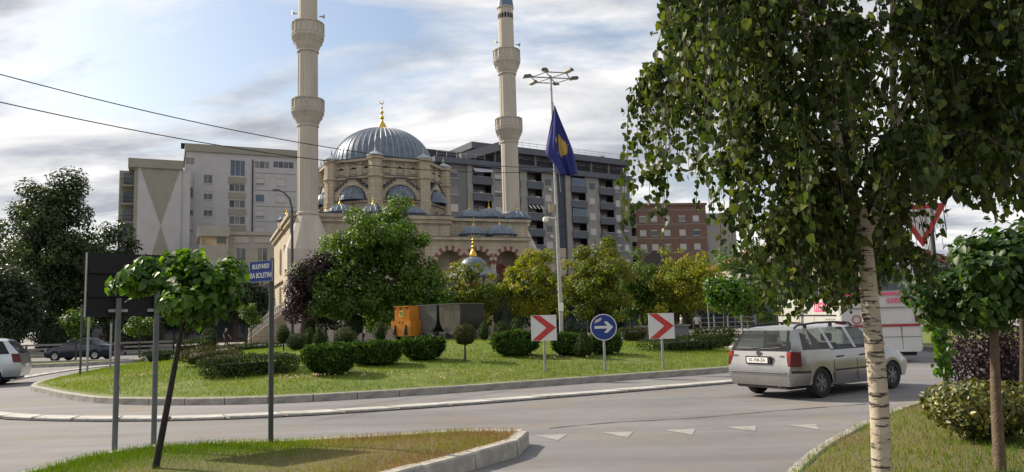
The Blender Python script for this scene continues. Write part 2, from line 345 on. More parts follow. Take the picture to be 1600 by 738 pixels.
def ringed(outline, hfun, rings=12):
    """a lawn sheet: rings from the outline in to its middle, lifted by hfun(rho)"""
    c_ = outline.mean(0); m = len(outline); vs_ = []; fs = []
    for k in range(rings):
        rho = 1-k/rings
        for p in outline: q = c_+(p-c_)*rho; vs_.append((q[0], q[1], hfun(rho)))
    vs_.append((c_[0], c_[1], hfun(0)))
    for k in range(rings-1):
        for i in range(m): fs.append((k*m+i, k*m+(i+1) % m, (k+1)*m+(i+1) % m, (k+1)*m+i))
    for i in range(m): fs.append(((rings-1)*m+i, (rings-1)*m+(i+1) % m, rings*m))
    return MB().add(vs_, fs)
def stones(path, parent, me, name, closed=False, z=0.0, fit=0.985):
    """one stone object per path step, all sharing one mesh a metre long"""
    m = len(path); outp = []
    for i in range(m if closed else m-1):
        a, b_ = path[i], path[(i+1) % m]; d = b_-a; o = link(name, me, parent)
        o.location = (*((a+b_)/2)[:2], z+random.uniform(-.004, .004)); o.rotation_euler = (random.uniform(-.008, .008), random.uniform(-.006, .006), math.atan2(d[1], d[0])); o.scale = (np.linalg.norm(d)*fit, 1, 1)
    return outp
def stone_mesh(name, w, h, m, ch=0.02, skew=0.0):
    prof = [(-w/2, -0.1), (w/2, -0.1), (w/2, h-ch), (w/2-ch, h), (-w/2+ch, h), (-w/2, h-ch)]; s_ = MB(); k = len(prof)
    vs_ = [(-0.5-skew*(p[0]/w), p[0], p[1]) for p in prof]+[(0.5-skew*(p[0]/w), p[0], p[1]) for p in prof]
    s_.add(vs_, [tuple(range(k-1, -1, -1)), tuple(range(k, 2*k))]+[(i, (i+1) % k, k+(i+1) % k, k+i) for i in range(k)])
    return s_.mesh(name, m)
def blades(P, h, w, val):
    n_ = len(P); a = rng.uniform(0, 2*np.pi, n_); hh = h*rng.uniform(0.5, 1.4, n_); ln = rng.normal(0, 0.45, (n_, 2))*hh[:, None]
    dx = np.c_[np.cos(a), np.sin(a)]*w/2; V = np.zeros((n_, 3, 3)); V[:, 0, :2] = P[:, :2]-dx; V[:, 1, :2] = P[:, :2]+dx; V[:, 2, :2] = P[:, :2]+ln
    V[:, :2, 2] = P[:, 2:3]-0.01; V[:, 2, 2] = P[:, 2]+hh
    return V.reshape(-1, 3), np.arange(n_*3).reshape(-1, 3), np.clip(val+rng.normal(0, 0.13, n_), 0, 1)
def patchy(P, f, s=0.0):
    return (np.sin(P[:, 0]*f+s)+np.sin(P[:, 1]*f*1.37+s*2)+np.sin((P[:, 0]+P[:, 1])*f*0.73+1+s)+np.sin((P[:, 0]-P[:, 1])*f*1.9+s)*0.7)/3.7

# ---- roundabout island
ISL = resample(catmull([(-15.4, 24.4), (-13.4, 21.8), (-11.3, 19.6), (-9.2, 18.0), (-6.0, 17.25), (-3.1, 17.9), (-0.1, 19.2), (3.4, 20.9), (6.1, 22.3), (8.0, 24.0), (9.0, 26.6), (9.4, 31), (9.2, 37), (7, 43), (2, 47.5), (-5, 49), (-12, 47), (-17, 42.5), (-18.6, 37), (-17.4, 30.5)], 12, True), 0.98, True)
ISC = ISL.mean(0); _ang = np.arctan2(ISL[:, 1]-ISC[1], ISL[:, 0]-ISC[0]); _rad = np.hypot(*(ISL-ISC).T); _o = np.argsort(_ang)
def isl_rho(x, y):
    a = np.arctan2(y-ISC[1], x-ISC[0]); return np.hypot(x-ISC[0], y-ISC[1])/np.interp(a, _ang[_o], _rad[_o], period=2*np.pi)
def hump(rho): return 0.18+0.75*(1-np.clip(rho, 0, 1)**2)
def islz(x, y): return hump(isl_rho(x, y))
def isl(px, py):
    d = ray(px, py)
    for Y in np.arange(15, 60, 0.05):
        p = EYEP+d*Y/d[1]
        if isl_rho(p[0], p[1]) <= 1 and p[2] <= islz(p[0], p[1]): return np.array([p[0], p[1], islz(p[0], p[1])])
    p = at(px, py, 36); return np.array([p[0], p[1], islz(p[0], p[1])])
island = tag(ringed(ISL, hump, 14).build('roundabout_island', EARTH, None, 60), kind='structure')
km = stone_mesh('kerbstone', 0.17, 0.20, CONC)
inner = ISC+(ISL-ISC)*1.002
stones(inner, island, km, 'kerbstone', True)
# sloped apron round the island, edged with flat white stones
def offset(path, d):
    t_ = np.roll(path, -1, 0)-np.roll(path, 1, 0); t_ /= np.linalg.norm(t_, axis=1)[:, None]; return path+np.c_[t_[:, 1], -t_[:, 0]]*d
ap_o = offset(ISL, 2.15)
ap = MB(); m_ = len(ISL)
ap.add([(p[0], p[1], 0.045) for p in ISL]+[(p[0], p[1], 0.012) for p in ap_o], [(i, m_+i, m_+(i+1) % m_, (i+1) % m_) for i in range(m_)])
ap = tag(ap.build('truck_apron', ASPH), kind='structure')
ring = resample(offset(ISL, 2.3), 1.08, True)
jb = MB(); r0_, r1_ = offset(ISL, 2.05), offset(ISL, 2.56); jb.add([(p[0], p[1], .02) for p in r0_]+[(p[0], p[1], .02) for p in r1_], [(i, m_+i, m_+(i+1) % m_, (i+1) % m_) for i in range(m_)]); jb.build('joint_bed', mat('dark_joint', (.035, .033, .03), .9), ap)
sm_ = stone_mesh('edge_stone', 0.42, 0.06, CONCW, 0.015, 0.22)
stones(ring, ap, sm_, 'edge_stone', True, fit=0.94)
# ---- splitter island in the foreground
SPL = resample(catmull([(-5.6, 5), (-6.15, 8), (-6.3, 10.2), (-6.0, 11.4), (-5.2, 11.9), (-3.7, 11.85), (-1.9, 12.2), (-0.4, 12.5), (0.02, 12.25), (0.08, 11.6), (-0.6, 10.5), (-1.6, 9.1), (-3.0, 7), (-4.3, 5.0)], 10, True)*0.886, 0.9, True)
spl_out = SPL
split = tag(ringed(SPL, lambda r: 0.17+0.06*(1-r**2), 6).build('splitter_island', DRY, None, 60), kind='structure')
skm = stone_mesh('kerbstone', 0.2, 0.2, mat('worn_kerb', (0.38, 0.36, 0.32), 0.85, 0.25, 4.0, 0.4, 40, detail=7))
stones(SPL, split, skm, 'kerbstone', True)
# ---- right-hand verge, with its flush kerb
VRG = catmull([(1.2, 5.2), (3.0, 8.45), (4.2, 10.3), (5.5, 11.95), (7.0, 13.7), (8.56, 15.2), (10.45, 17.2), (13.5, 19.3), (18, 21), (26, 22.6), (40, 24)], 8)*0.955
VRG = resample(VRG, 0.95); vpoly = np.vstack([VRG, [(40, 0), (6, 0)]])
verge = MB(); k_ = len(VRG)
verge.add([(p[0]+.06, p[1]-.06, 0.075) for p in VRG]+[(p[0]+2.2, p[1]-2.2, 0.16) for p in VRG]+[(p[0]+30, p[1]-30, 0.2) for p in VRG], [(j*k_+i+1, j*k_+i, (j+1)*k_+i, (j+1)*k_+i+1) for j in range(2) for i in range(k_-1)])
verge = tag(verge.build('verge', DRY, None, 60), kind='structure')
stones(VRG, verge, stone_mesh('kerbstone', 0.15, 0.1, CONC), 'kerbstone')
# far lawns beyond the ring road
for nm, pl, zt in (('lawn', [(-60, 33), (-23, 40.2), (-20.8, 42.2), (-21.5, 43.6), (-60, 45)], 0.12), ('lawn', [(16.2, 27.5), (17.2, 33.5), (18, 41), (22, 52), (48, 52), (48, 29), (24, 27)], 0.14)):
    o = tag(MB().slab(pl, -0.1, zt).build(nm, EARTH), kind='structure')
    pp = resample(np.array(pl, float), 1.0, True); stones(pp, o, km, 'kerbstone', True, -0.01)
# grass
def scatter(poly, x0, x1, y0, y1, n_):
    x = rng.uniform(x0, x1, n_); y = rng.uniform(y0, y1, n_); q = inside(poly, x, y); return x[q], y[q]
x, y = scatter(SPL*0.99+SPL.mean(0)*0.01, -6.0, 0.2, 6.6, 11.3, 95000); P = np.c_[x, y, np.full(len(x), 0.18)]
dry = np.clip(0.28+0.75*(x+3.4)/2.8+0.35*patchy(P, 2.3), 0.05, 1.0)
keep = rng.random(len(x)) > dry*0.45; P = P[keep]; dry = dry[keep]
V, F_, r = blades(P, 0.075, 0.009, dry)
tag(link('grass', mesh_np('grass', V, F_, r, GRASSM)), 'short grass, dry and brown towards the kerb tip, on the splitter island', 'grass', kind='stuff')
x, y = scatter(vpoly, 2.5, 18, 6.5, 22, 170000); q = np.abs(x-y*0.68) < 0.42*y+1; x, y = x[q], y[q]; dd = np.min(np.hypot(x[:, None]-VRG[None, ::2, 0], y[:, None]-VRG[None, ::2, 1]), axis=1)
P = np.c_[x, y, 0.10+0.055*np.clip(dd/3, 0, 1)]; dry = np.clip(0.68-0.24*dd+0.30*patchy(P, 1.7, 2), 0.05, 1)
keep = rng.random(len(x)) > dry*0.5; P = P[keep]; dry = dry[keep]
V, F_, r = blades(P, 0.06, 0.009, dry)
tag(link('grass', mesh_np('grass', V, F_, r, GRASSM)), 'grass of the right-hand verge under the birch', 'grass', kind='stuff')
x, y = scatter(ISC+(ISL-ISC)*0.985, -19, 10, 17, 40, 230000); q = rng.random(len(x)) < np.clip((40-y)/18, 0.1, 1); x, y = x[q], y[q]; P = np.c_[x, y, islz(x, y)]; thin = patchy(P, 1.1, 5)+.5*patchy(P, 3.1, 2); q = rng.random(len(x)) < np.clip(1.1-thin*.9, .25, 1); P = P[q]
V, F_, r = blades(P, 0.07, 0.016, np.clip(0.33+0.30*patchy(P, 0.9, 1)+0.16*patchy(P, 4, 3), 0, 1))
tag(link('grass', mesh_np('grass', V, F_, r, GRASSM)), 'mown green grass covering the mound of the roundabout', 'grass', kind='stuff')
# road paint and seams
PAINT = mat('worn_road_paint', (0.21, 0.205, 0.20), 0.8, 0.35, 5.0, col2=(0.33, 0.32, 0.30), detail=9)
for px, py, f in ((862, 683, 1.0), (968, 678.5, 1.0), (1066, 674.5, 1.0), (1162, 669.5, 1), (1258, 666.5, 1)):
    c_ = gr(px, py); w_ = 0.25
    MB().add([(c_[0]-w_, c_[1]+0.18, 0.005), (c_[0]+0.07, c_[1]-0.36, 0.005), (c_[0]+w_, c_[1]+0.2, 0.005)], [(0, 1, 2)]).build('give_way_triangle', PAINT if f > 0.5 else PAINT, road)
TAR = mat('tar_seam', (0.07, 0.068, 0.066), 0.6, 0.2, 8)
sp = catmull([(0.5, 12.3), (1.6, 12.75), (3.0, 13.0), (4.6, 13.6), (6.5, 14.2)], 6); sb = MB()
for i in range(len(sp)-1):
    w0 = 0.03+0.02*math.sin(i*1.7); sb.quad((sp[i][0], sp[i][1]-w0, 0.004), (sp[i+1][0], sp[i+1][1]-w0, 0.004), (sp[i+1][0], sp[i+1][1]+w0, 0.004), (sp[i][0], sp[i][1]+w0, 0.004))
sb.build('tar_seam', TAR, road)
# ================================================================== BUILDINGS
class Frame:
    """a building's own axes: u along its front (to the right), v away from the viewer"""
    def __init__(s, px, Y, ang, name, label, cat, zbase=0.0):
        p = at(px, 500, Y); s.o = np.array([p[0], p[1], 0.0]); s.a = ang; s.c, s.s = math.cos(ang), math.sin(ang)
        s.root = empty(name, (p[0], p[1], 0), ang, label, cat)
    def loc(s, px, py, v=0.0):
        d = ray(px, py); e = EYEP-s.o
        e2 = np.array([e[0]*s.c+e[1]*s.s, -e[0]*s.s+e[1]*s.c, e[2]]); d2 = np.array([d[0]*s.c+d[1]*s.s, -d[0]*s.s+d[1]*s.c, d[2]])
        t_ = (v-e2[1])/d2[1]; q = e2+d2*t_; return q[0], q[2]
    def u(s, px, py=420, v=0.0): return s.loc(px, py, v)[0]
    def z(s, px, py, v=0.0): return s.loc(px, py, v)[1]
def wall_holes(mb, u0, u1, z0, z1, v, holes, depth=0.22):
    us = sorted({u0, u1, *[h[0] for h in holes], *[h[1] for h in holes]}); zs = sorted({z0, z1, *[h[2] for h in holes], *[h[3] for h in holes]})
    us = [x for x in us if u0 <= x <= u1]; zs = [x for x in zs if z0 <= x <= z1]
    for i in range(len(us)-1):
        for j in range(len(zs)-1):
            cu, cz = (us[i]+us[i+1])/2, (zs[j]+zs[j+1])/2
            if not any(h[0] < cu < h[1] and h[2] < cz < h[3] for h in holes):
                mb.quad((us[i], v, zs[j]), (us[i+1], v, zs[j]), (us[i+1], v, zs[j+1]), (us[i], v, zs[j+1]))
    for a, b_, c_, d_ in [h[:4] for h in holes]:
        w = v+depth; mb.quad((a, v, c_), (a, v, d_), (a, w, d_), (a, w, c_)); mb.quad((b_, v, c_), (b_, w, c_), (b_, w, d_), (b_, v, d_)); mb.quad((a, v, c_), (a, w, c_), (b_, w, c_), (b_, v, c_)); mb.quad((a, v, d_), (b_, v, d_), (b_, w, d_), (a, w, d_))
FRAME = mat('window_frame_white', (0.46, 0.455, 0.44), 0.5, 0.06, 3)
SHUT = mat('roller_shutter', (0.45, 0.44, 0.42), 0.6, 0.1, 2, 0.3, 30, stretch=(0.2, 0.2, 6))
GLZ = glassmat('apartment_glass', (0.03, 0.045, 0.06), 0.05, 1.0)
GLZ2 = glassmat('pale_curtained_glass', (0.16, 0.155, 0.145), 0.15, 1.0); GLZ3 = glassmat('grey_glass', (0.07, 0.08, 0.09), 0.07, 1.0)
GLB = glassmat('blue_glass', (0.05, 0.09, 0.14), 0.06, 1.0)
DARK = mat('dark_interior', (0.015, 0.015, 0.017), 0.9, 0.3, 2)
CURT = mat('curtain', (0.35, 0.32, 0.28), 0.9, 0.2, 3, 0.3, 20, stretch=(6, 6, 0.2))
def window(parent, u0, u1, z0, z1, v, depth=0.18, n_=2, glass=None, fr=None, shut=0.0, sill=True, name='window', fw=0.07):
    y = v+depth; m_ = MB()
    m_.box(u0, u0+fw, y-.07, y-.005, z0, z1).box(u1-fw, u1, y-.07, y-.005, z0, z1).box(u0+fw, u1-fw, y-.07, y-.005, z0, z0+fw).box(u0+fw, u1-fw, y-.07, y-.005, z1-fw, z1)
    for k in range(1, n_): c_ = u0+(u1-u0)*k/n_; m_.box(c_-fw/2, c_+fw/2, y-.068, y-.006, z0+fw, z1-fw)
    w = m_.build(name, fr or FRAME, parent)
    for k in range(n_):
        a = u0+(u1-u0)*k/n_+fw*.6; b_ = u0+(u1-u0)*(k+1)/n_-fw*.6; MB().box(a, b_, y-.04, y-.025, z0+fw*.8, z1-fw*.8).build('pane', glass or random.choice((GLZ, GLZ, GLZ2, GLZ3)), w)
    if sill: MB().box(u0-.08, u1+.08, v-.09, v+.05, z0-.07, z0-.003).build('sill', fr or FRAME, w)
    if shut > 0.02: MB().box(u0+.02, u1-.02, y-.11, y-.073, z1-(z1-z0)*shut, z1-.01).build('roller_shutter', SHUT, w)
    return w
# ---------------------------------------------------------------- white apartment block with the beige triangles
WHITE = mat('white_render', (0.42, 0.41, 0.41), 0.85, 0.06, 0.6, 0.15, 12, detail=7)
BEIGE = mat('beige_render', (0.26, 0.25, 0.205), 0.85, 0.08, 0.6, 0.15, 12, detail=7)
W = Frame(286, 122, rad(25), 'apartment_block', 'white and beige apartment block with two beige triangles on its end bay', 'apartment building')
ST = 2.9; wr = W.root
uR = W.u(468, 300); zt = W.z(290, 236); g = MB(); holes = []; wins = []
def wwin(px0, px1, py0, py1, v=0.0, **k):
    a, z1 = W.loc(px0, py0, v); b_, z0 = W.loc(px1, py1, v); holes.append((a, b_, z0, z1)); wins.append((a, b_, z0, z1, v, k))
wwin(290, 304, 246, 258, n_=2, sill=False)
for i, (py, k) in enumerate(((272, dict(n_=1, shut=0.55)), (324, dict(n_=1, shut=0.3)), (350, dict(n_=1, shut=0.6)))):
    wwin(291, 302, py, py+(38 if i == 0 else 14), **k)
for py in (273, 298.5, 324.5, 350): wwin(318, 332, py, py+14, n_=2, shut=random.choice((0, 0, .3)))
wwin(360, 383, 250, 276, n_=3, sill=False, glass=GLB)
for py in (287, 312.5, 338, 363): wwin(358, 383, py, py+13, n_=3, sill=False, shut=0)
for x0, x1 in ((398, 421), (427, 459)): wwin(x0, x1, 252, 264, n_=4 if x0 > 420 else 3, sill=False)
for j, py in enumerate((277, 303, 328, 353)):
    wwin(399, 413, py+1, py+13, n_=1, shut=0.0 if j == 1 else 0.7, glass=GLB if j == 1 else None)
    wwin(432, 447, py+2, py+14, n_=1, shut=0.95)
wall_holes(g, 0, uR, 0, zt-2.6*0, 0, holes); g.build('wall', WHITE, wr)
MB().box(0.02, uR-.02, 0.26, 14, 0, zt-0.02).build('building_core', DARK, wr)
for a, b_, z0, z1, v, k in wins: window(wr, a, b_, z0, z1, v, **k)
MB().box(-0.2, uR+.2, -0.35, 14.3, zt, zt+1.25).build('roof_parapet', BEIGE, wr)
zz0 = W.z(300, 267); 
for a, b_ in ((357, 384),):
    for py in (276.5, 300.5, 326, 351.5):
        u0_, z1_ = W.loc(a, py); u1_, z0_ = W.loc(b_, py+10.5); MB().box(u0_, u1_, -0.12, -0.003, z0_, z1_).build('spandrel_panel', BEIGE, wr)
for py in (270, 297, 322, 346): 
    u0_, z_ = W.loc(398, py); u1_, _ = W.loc(462, py); MB().box(u0_, u1_, -0.03, -0.003, z_-0.05, z_+.05).build('wall_groove_strip', mat('groove_grey', (0.2, 0.2, 0.2), .8), wr)
u_, z_ = W.loc(395, 250); MB().tube([(u_, -.14, z_), (u_, -.14, 8)], 0.11, 8).build('drain_pipe', mat('pipe_dark', (.04, .04, .045), .6), wr)
u_ = W.u(283, 240); MB().box(u_, u_+1.0, 3, 4, zt+1.2, zt+2.0).build('roof_vent', DARK, wr)
# projecting end bay with triangles and balconies
VB = -5.0; uL, zB = W.loc(216, 262, VB); uQ = W.u(284, 262, VB)
g = MB(); g.box(uL, uQ, VB, 0-.003, 0, zB); g.build('end_bay', WHITE, wr)
def tri(p, nm):
    q = [W.loc(x_, y_, VB) for x_, y_ in p]; MB().prism(q, VB-.05, VB-.003).build(nm, BEIGE, wr)
MB().box(uQ-.6, .6, VB+.25, .24, 0, zB-.01).build('bay_return', WHITE, wr)
tri([(220, 263), (251, 352), (281, 265)], 'triangle_panel'); tri([(251, 353), (236, 402), (266, 402)], 'triangle_panel')
uLL = W.u(187, 262, VB+3.0)
MB().box(uL-1.4, uQ+.25, VB-.35, 6, zB, zB+1.4).build('roof_parapet', BEIGE, wr)
MB().box(uLL, uL-.003, VB+3.0, 8, 0, zB-.02).build('side_wall', BEIGE, wr)
MB().box(uL-.5, uL-.004, VB+.1, VB+2.99, 0, zB-.03).build('wall_pier', BEIGE, wr)
for k in range(7):
    z_ = zB-2.6-ST*k
    if z_ < 3: break
    bl = MB().box(uLL+.3, uL-.51, VB+.9, VB+2.98, z_-.18, z_).build('balcony', BEIGE, wr)
    r_ = MB(); r_.box(uLL+.3, uL-.51, VB+.9, VB+.95, z_+.9, z_+.97)
    for i in range(9): x_ = uLL+.35+(uL-.95-uLL)*i/8; r_.box(x_, x_+.04, VB+.9, VB+.94, z_, z_+.9)
    r_.build('railing', DARK, bl); MB().box(uLL+.6, uL-.9, VB+2.92, VB+2.985, z_+.1, z_+2.2).build('balcony_door', GLZ, bl)
# ---------------------------------------------------------------- low cream block in front of it
CREAM = mat('cream_render', (0.33, 0.315, 0.28), 0.85, 0.08, 0.7, 0.15, 12, detail=7)
Cb = Frame(310, 108, rad(24), 'office_block', 'low cream office block with dark shopfronts at the foot of the white block', 'office building')
cr_ = Cb.root; zc = Cb.z(330, 371); zr = Cb.z(400, 368); uE = Cb.u(356); uF = Cb.u(470)
g = MB(); hs = []; wl = []
for px0, px1 in ((369, 384), (402, 418), (429, 445)):
    for py0, py1 in ((388, 409), (415, 436)):
        a, z1 = Cb.loc(px0, py0); b_, z0 = Cb.loc(px1, py1); hs.append((a, b_, z0, z1)); wl.append((a, b_, z0, z1))
for i in range(5):
    a = uE+0.4+i*(uF-uE-.6)/5; b_ = a+(uF-uE)/5-.7; z0, z1 = 0.3, Cb.z(400, 447); hs.append((a, b_, z0, z1)); wl.append((a, b_, z0, z1))
wall_holes(g, uE, uF, 0, zr, 0, hs); g.build('wall', CREAM, cr_)
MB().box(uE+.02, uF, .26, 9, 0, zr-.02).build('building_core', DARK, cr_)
for i, (a, b_, z0, z1) in enumerate(wl):
    w = window(cr_, a, b_, z0, z1, 0, n_=2 if i < 6 else 3, sill=i < 6)
    if i in (0, 1, 2): MB().box(a+.08, a+(b_-a)*.45, .225, .245, z0+.1, z1-.1).build('curtain', CURT, w)
MB().box(uE, uF, -.3, 9, zr, zr+.5).build('roof_parapet', CREAM, cr_)
for px0, px1 in ((366, 389), (397, 422), (428, 452)):
    a, z1 = Cb.loc(px0, 370); b_, z0 = Cb.loc(px1, 380); MB().box(a, b_, -.12, -.003, z0, z1).build('wall_panel', mat('panel_grey', (.36, .36, .36), .8), cr_)
MB().box(0, uE-.003, -1.2, 9, 0, Cb.z(330, 383, -1.2)).build('corner_wing', CREAM, cr_)
z0 = Cb.z(330, 383, -1.2); MB().box(0.3, uE-.3, -1.0, 8, z0+.003, zc).build('loggia', mat('loggia_board', (.42, .33, .2), .85, .2, .8), cr_)
MB().box(-.3, uE+.1, -1.5, 9, zc, zc+1.5).build('loggia_parapet', CREAM, cr_)
for x_ in (0, uE-.35): MB().box(x_, x_+.32, -1.22, -1.003, z0+.004, zc-.003).build('post', CREAM, cr_)
a = Cb.u(339, 380, -1.2); MB().box(a, uE-.4, -1.06, -1.003, z0+.3, zc-.1).build('loggia_window', GLZ, cr_)
MB().box(.3, uE-.4, 1, 7, zc+1.5, zc+1.75).build('roof_edge', DARK, cr_)
for i in range(4): MB().box(-.06, -.003, .4+i*2.1, 1.7+i*2.1, zc-3.1, zc-1.6).build('side_window', GLZ, cr_)
# ---------------------------------------------------------------- dark grey apartment block on the right
GREY = mat('grey_render', (0.165, 0.165, 0.17), 0.85, 0.08, 0.6, 0.15, 12, detail=7)
GBEI = mat('warm_grey_render', (0.265, 0.255, 0.235), 0.85, 0.08, 0.6, 0.15, 12, detail=7)
BLUEG = mat('slate_blue_render', (0.10, 0.11, 0.135), 0.85, 0.1, 0.6, 0.15, 12, detail=7)
G = Frame(690, 124, rad(33), 'apartment_block', 'dark grey apartment block with slate balconies and rooftop railings behind the right minaret', 'apartment building')
gr_ = G.root; zTop = G.z(700, 256); uEnd = G.u(984, 300)
cols = [(690, 730, 'w', GREY), (730, 738, 'p', GBEI), (738, 768, 'b', GREY), (768, 790, 'w', GBEI), (790, 812, 'b', GREY), (812, 823, 'p', GBEI), (823, 847, 'b', GREY), (847, 867, 'w', GBEI), (867, 883, 'g', BLUEG), (883, 891, 'p', GBEI), (891, 915, 'b', GREY), (915, 936, 'w', GBEI), (936, 958, 'b', GREY), (958, 984, 'w2', GREY)]
NF = 7
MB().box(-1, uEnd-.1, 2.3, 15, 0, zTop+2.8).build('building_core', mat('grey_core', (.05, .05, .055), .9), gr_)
for a_, b_, t_, m_ in cols:
    ua, ub = G.u(a_, 300), G.u(b_, 300)
    if t_ == 'p': MB().box(ua, ub, -.25, 2.3, 0, zTop).build('pilaster', m_, gr_); continue
    if t_ == 'g':
        gp = MB().box(ua, ub, .1, 2.3, 0, zTop).build('stair_tower', mat('stair_slate', (.035, .042, .06), .6, .15, 2), gr_)
        for k in range(12):
            z_ = zTop-1.9-k*1.95
            if z_ < 2: break
            MB().box(ua+.25, ub-.25, .05, .098, z_, z_+1.8).build('pane', mat('dark_blue_panel', (.022, .032, .055), .35, .2, 2) if k < 7 else mat('tan_panel', (.42, .36, .25), .8), gp)
        continue
    if t_ in ('w', 'w2'):
        hs = []; g = MB(); ww = ub-ua
        for k in range(NF):
            z1 = zTop-1.0-k*ST; z0 = z1-1.35
            if t_ == 'w': c_ = (ua+ub)/2; hs.append((c_-.75, c_+.75, z0, z1))
            else: hs += [(ua+ww*.12, ua+ww*.42, z0, z1), (ua+ww*.55, ua+ww*.85, z0, z1)]
        wall_holes(g, ua, ub, 0, zTop, 0, hs); g.build('wall', m_, gr_)
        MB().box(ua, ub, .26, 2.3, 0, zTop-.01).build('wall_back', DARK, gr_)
        for h in hs: window(gr_, *h, 0, n_=1 if t_ == 'w' else 2, shut=random.choice((.95, .95, .6, .9, .3, 0)))
        if a_ in (847,):
            for k in (0, 3, 5): c_ = (ua+ub)/2; MB().box(c_-.2, c_+.6, -.35, -.01, zTop-3.3-k*ST, zTop-2.7-k*ST).build('air_conditioner', FRAME, gr_)
        continue
    MB().box(ua, ub, 2.0, 2.29, 0, zTop).build('balcony_back_wall', m_, gr_)
    for k in range(NF):
        zf = zTop-ST*(k+1)
        if zf < 1: break
        bl = MB().box(ua+.01, ub-.01, -.35, 1.99, zf-.2, zf).build('balcony', BLUEG, gr_)
        MB().box(ua-.05, ub+.05, -.5, -.36, zf-.25, zf+1.05).build('balcony_front', BLUEG, bl)
        MB().box(ua+.3, ua+(ub-ua)*.55, 1.9, 1.98, zf+.02, zf+2.2).build('balcony_door', GLZ, bl)
        MB().box(ua+(ub-ua)*.6, ub-.3, 1.88, 1.985, zf+.8, zf+2.1).build('roller_shutter', SHUT, bl)
        MB().box(ua, ub, -.47, -.43, zf+1.1, zf+1.15).build('handrail', FRAME, bl)
        if random.random() < .5: x_ = ua+random.uniform(.3, .6)*(ub-ua); MB().box(x_, x_+random.uniform(.3, .9), -.40, -.38, zf+.75, zf+1.3).build('laundry', random.choice((SHUT, CURT, BLUEG, mat('red_cloth', (.2, .05, .05), .9))), bl)
        if random.random() < .3: x_ = ua+.25; MB().box(x_, x_+.8, 1.5, 1.88, zf+2.0, zf+2.55).build('air_conditioner', FRAME, bl)
        if (a_, k) in ((738, 0), (823, 2), (823, 5)):
            w_ = MB()
            for i in range(8): x_ = ua+(ub-ua)*i/8; w_.add([(x_, -.3, zf+2.6), (x_+(ub-ua)/8*.96, -.3, zf+2.6), (x_+(ub-ua)/8*.96, -1.2, zf+1.75), (x_, -1.2, zf+1.75)], [(0, 1, 2, 3)]) if (i % 2 == 0 or a_ == 738) else None
            w_.build('awning', mat('awning_cloth', (.42, .42, .47), .9) if a_ == 738 else SHUT, bl)
        if (a_, k) in ((891, 0), (891, 2)): MB().box(ua+.1, ub-.1, -.42, -.38, zf+1.2, zf+2.5).build('balcony_glazing', GLB, bl)
MB().box(-1, uEnd+.3, -.7, 14, zTop+.003, zTop+1.0).build('roof_parapet', BLUEG, gr_)
# set-back top storey, cornice and railings
u1 = G.u(812, 240, 1.5); zz1 = G.z(900, 243, 1.2)
ua, ub = G.u(735, 250, 1.2), G.u(983, 270, 1.2); zP = zTop+3.4
pent = MB().box(ua+.4, ub-.5, 2.4, 12, zTop+1.0, zP).build('penthouse', GREY, gr_)
for i in range(16):
    x_ = ua+1+i*(ub-ua-2.5)/16; MB().box(x_, x_+(ub-ua)/16*.62, 2.33, 2.39, zTop+1.1, zP-.25).build('penthouse_window', GLZ, pent)
for i in range(9):
    x_ = ua+.6+i*(ub-ua-1.6)/8; MB().box(x_, x_+.35, 1.3, 1.7, zTop+1.0, zP).build('post', GREY, pent)
MB().box(ua, ub, .6, 13, zP, zP+1.15).build('roof_slab', BLUEG, gr_)
def railing(x0, x1, y, z, parent):
    r_ = MB(); r_.box(x0, x1, y, y+.05, z+.95, z+1.02).box(x0, x1, y, y+.05, z+.5, z+.54); n_ = int((x1-x0)/1.6)
    for i in range(n_+1): x_ = x0+(x1-x0)*i/n_; r_.box(x_-.03, x_+.03, y, y+.05, z, z+1.0)
    r_.build('roof_railing', mat('galvanised', (.35, .35, .36), .5, .1, 5, metal=.6), parent)
railing(ua+6, ub, .9, zP+1.15, gr_); railing(-.5, ua+2, -.4, zTop+1.0, gr_)
a, z1 = G.loc(720, 240, .4); b_, z2 = G.loc(779, 222, .4)
MB().prism([(a, z1-1.4), (b_, z2-1.6), (b_, z2), (a, z1)], .2, 9).build('sloped_roof', GREY, gr_)
MB().box(ub-4, ub-3, 5, 6.4, zP+1.15, zP+2.6).build('chimney', mat('chimney_brick', (.28, .2, .16), .9), gr_)
MB().box(u1+2, u1+3, 5, 6.4, zP+1.15, zP+2.2).build('chimney', GREY, gr_)
# ---------------------------------------------------------------- brown banded block and roofs seen through the birch
BRN = mat('brown_brick', (0.17, 0.105, 0.08), 0.9, 0.15, 3)
Bf = Frame(988, 150, rad(8), 'apartment_block', 'brown apartment block with pale bands beside the grey block', 'apartment building'); br = Bf.root
z1 = Bf.z(1000, 322); u1 = Bf.u(1108); hs = []; g = MB()
for k in range(5):
    for px in (1008, 1026, 1046, 1070, 1092): c_ = Bf.u(px); zc_ = z1-2.0-k*ST; hs.append((c_-.7, c_+.7, zc_-1.3, zc_))
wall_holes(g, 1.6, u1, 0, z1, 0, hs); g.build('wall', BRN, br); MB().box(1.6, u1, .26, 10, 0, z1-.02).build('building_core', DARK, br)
for i, h in enumerate(hs): window(br, *h, 0, n_=1, shut=.9 if i % 3 else .2)
for k in range(10):
    z_ = z1-.9-k*ST/2; MB().box(1.58, u1, -.03, -.003, z_-.06, z_+.06).build('pale_band', GBEI, br) if all(not (h[2]-.1 < z_ < h[3]+.1) for h in hs) else None
for k in range(5): MB().box(0, 1.58, -.8, 6, z1-1.6-k*ST, z1-.4-k*ST).build('balcony', GBEI, br)
MB().box(0, u1+.2, -.3, 10, z1+.003, z1+.5).build('roof_edge', BRN, br)
MB().box(u1+.01, u1+6.5, .5, 10, 0, z1-1.6).build('side_wing', GBEI, br)
RT = mat('red_roof_tiles', (0.25, 0.10, 0.06), 0.85, 0.25, 6, 0.6, 30)
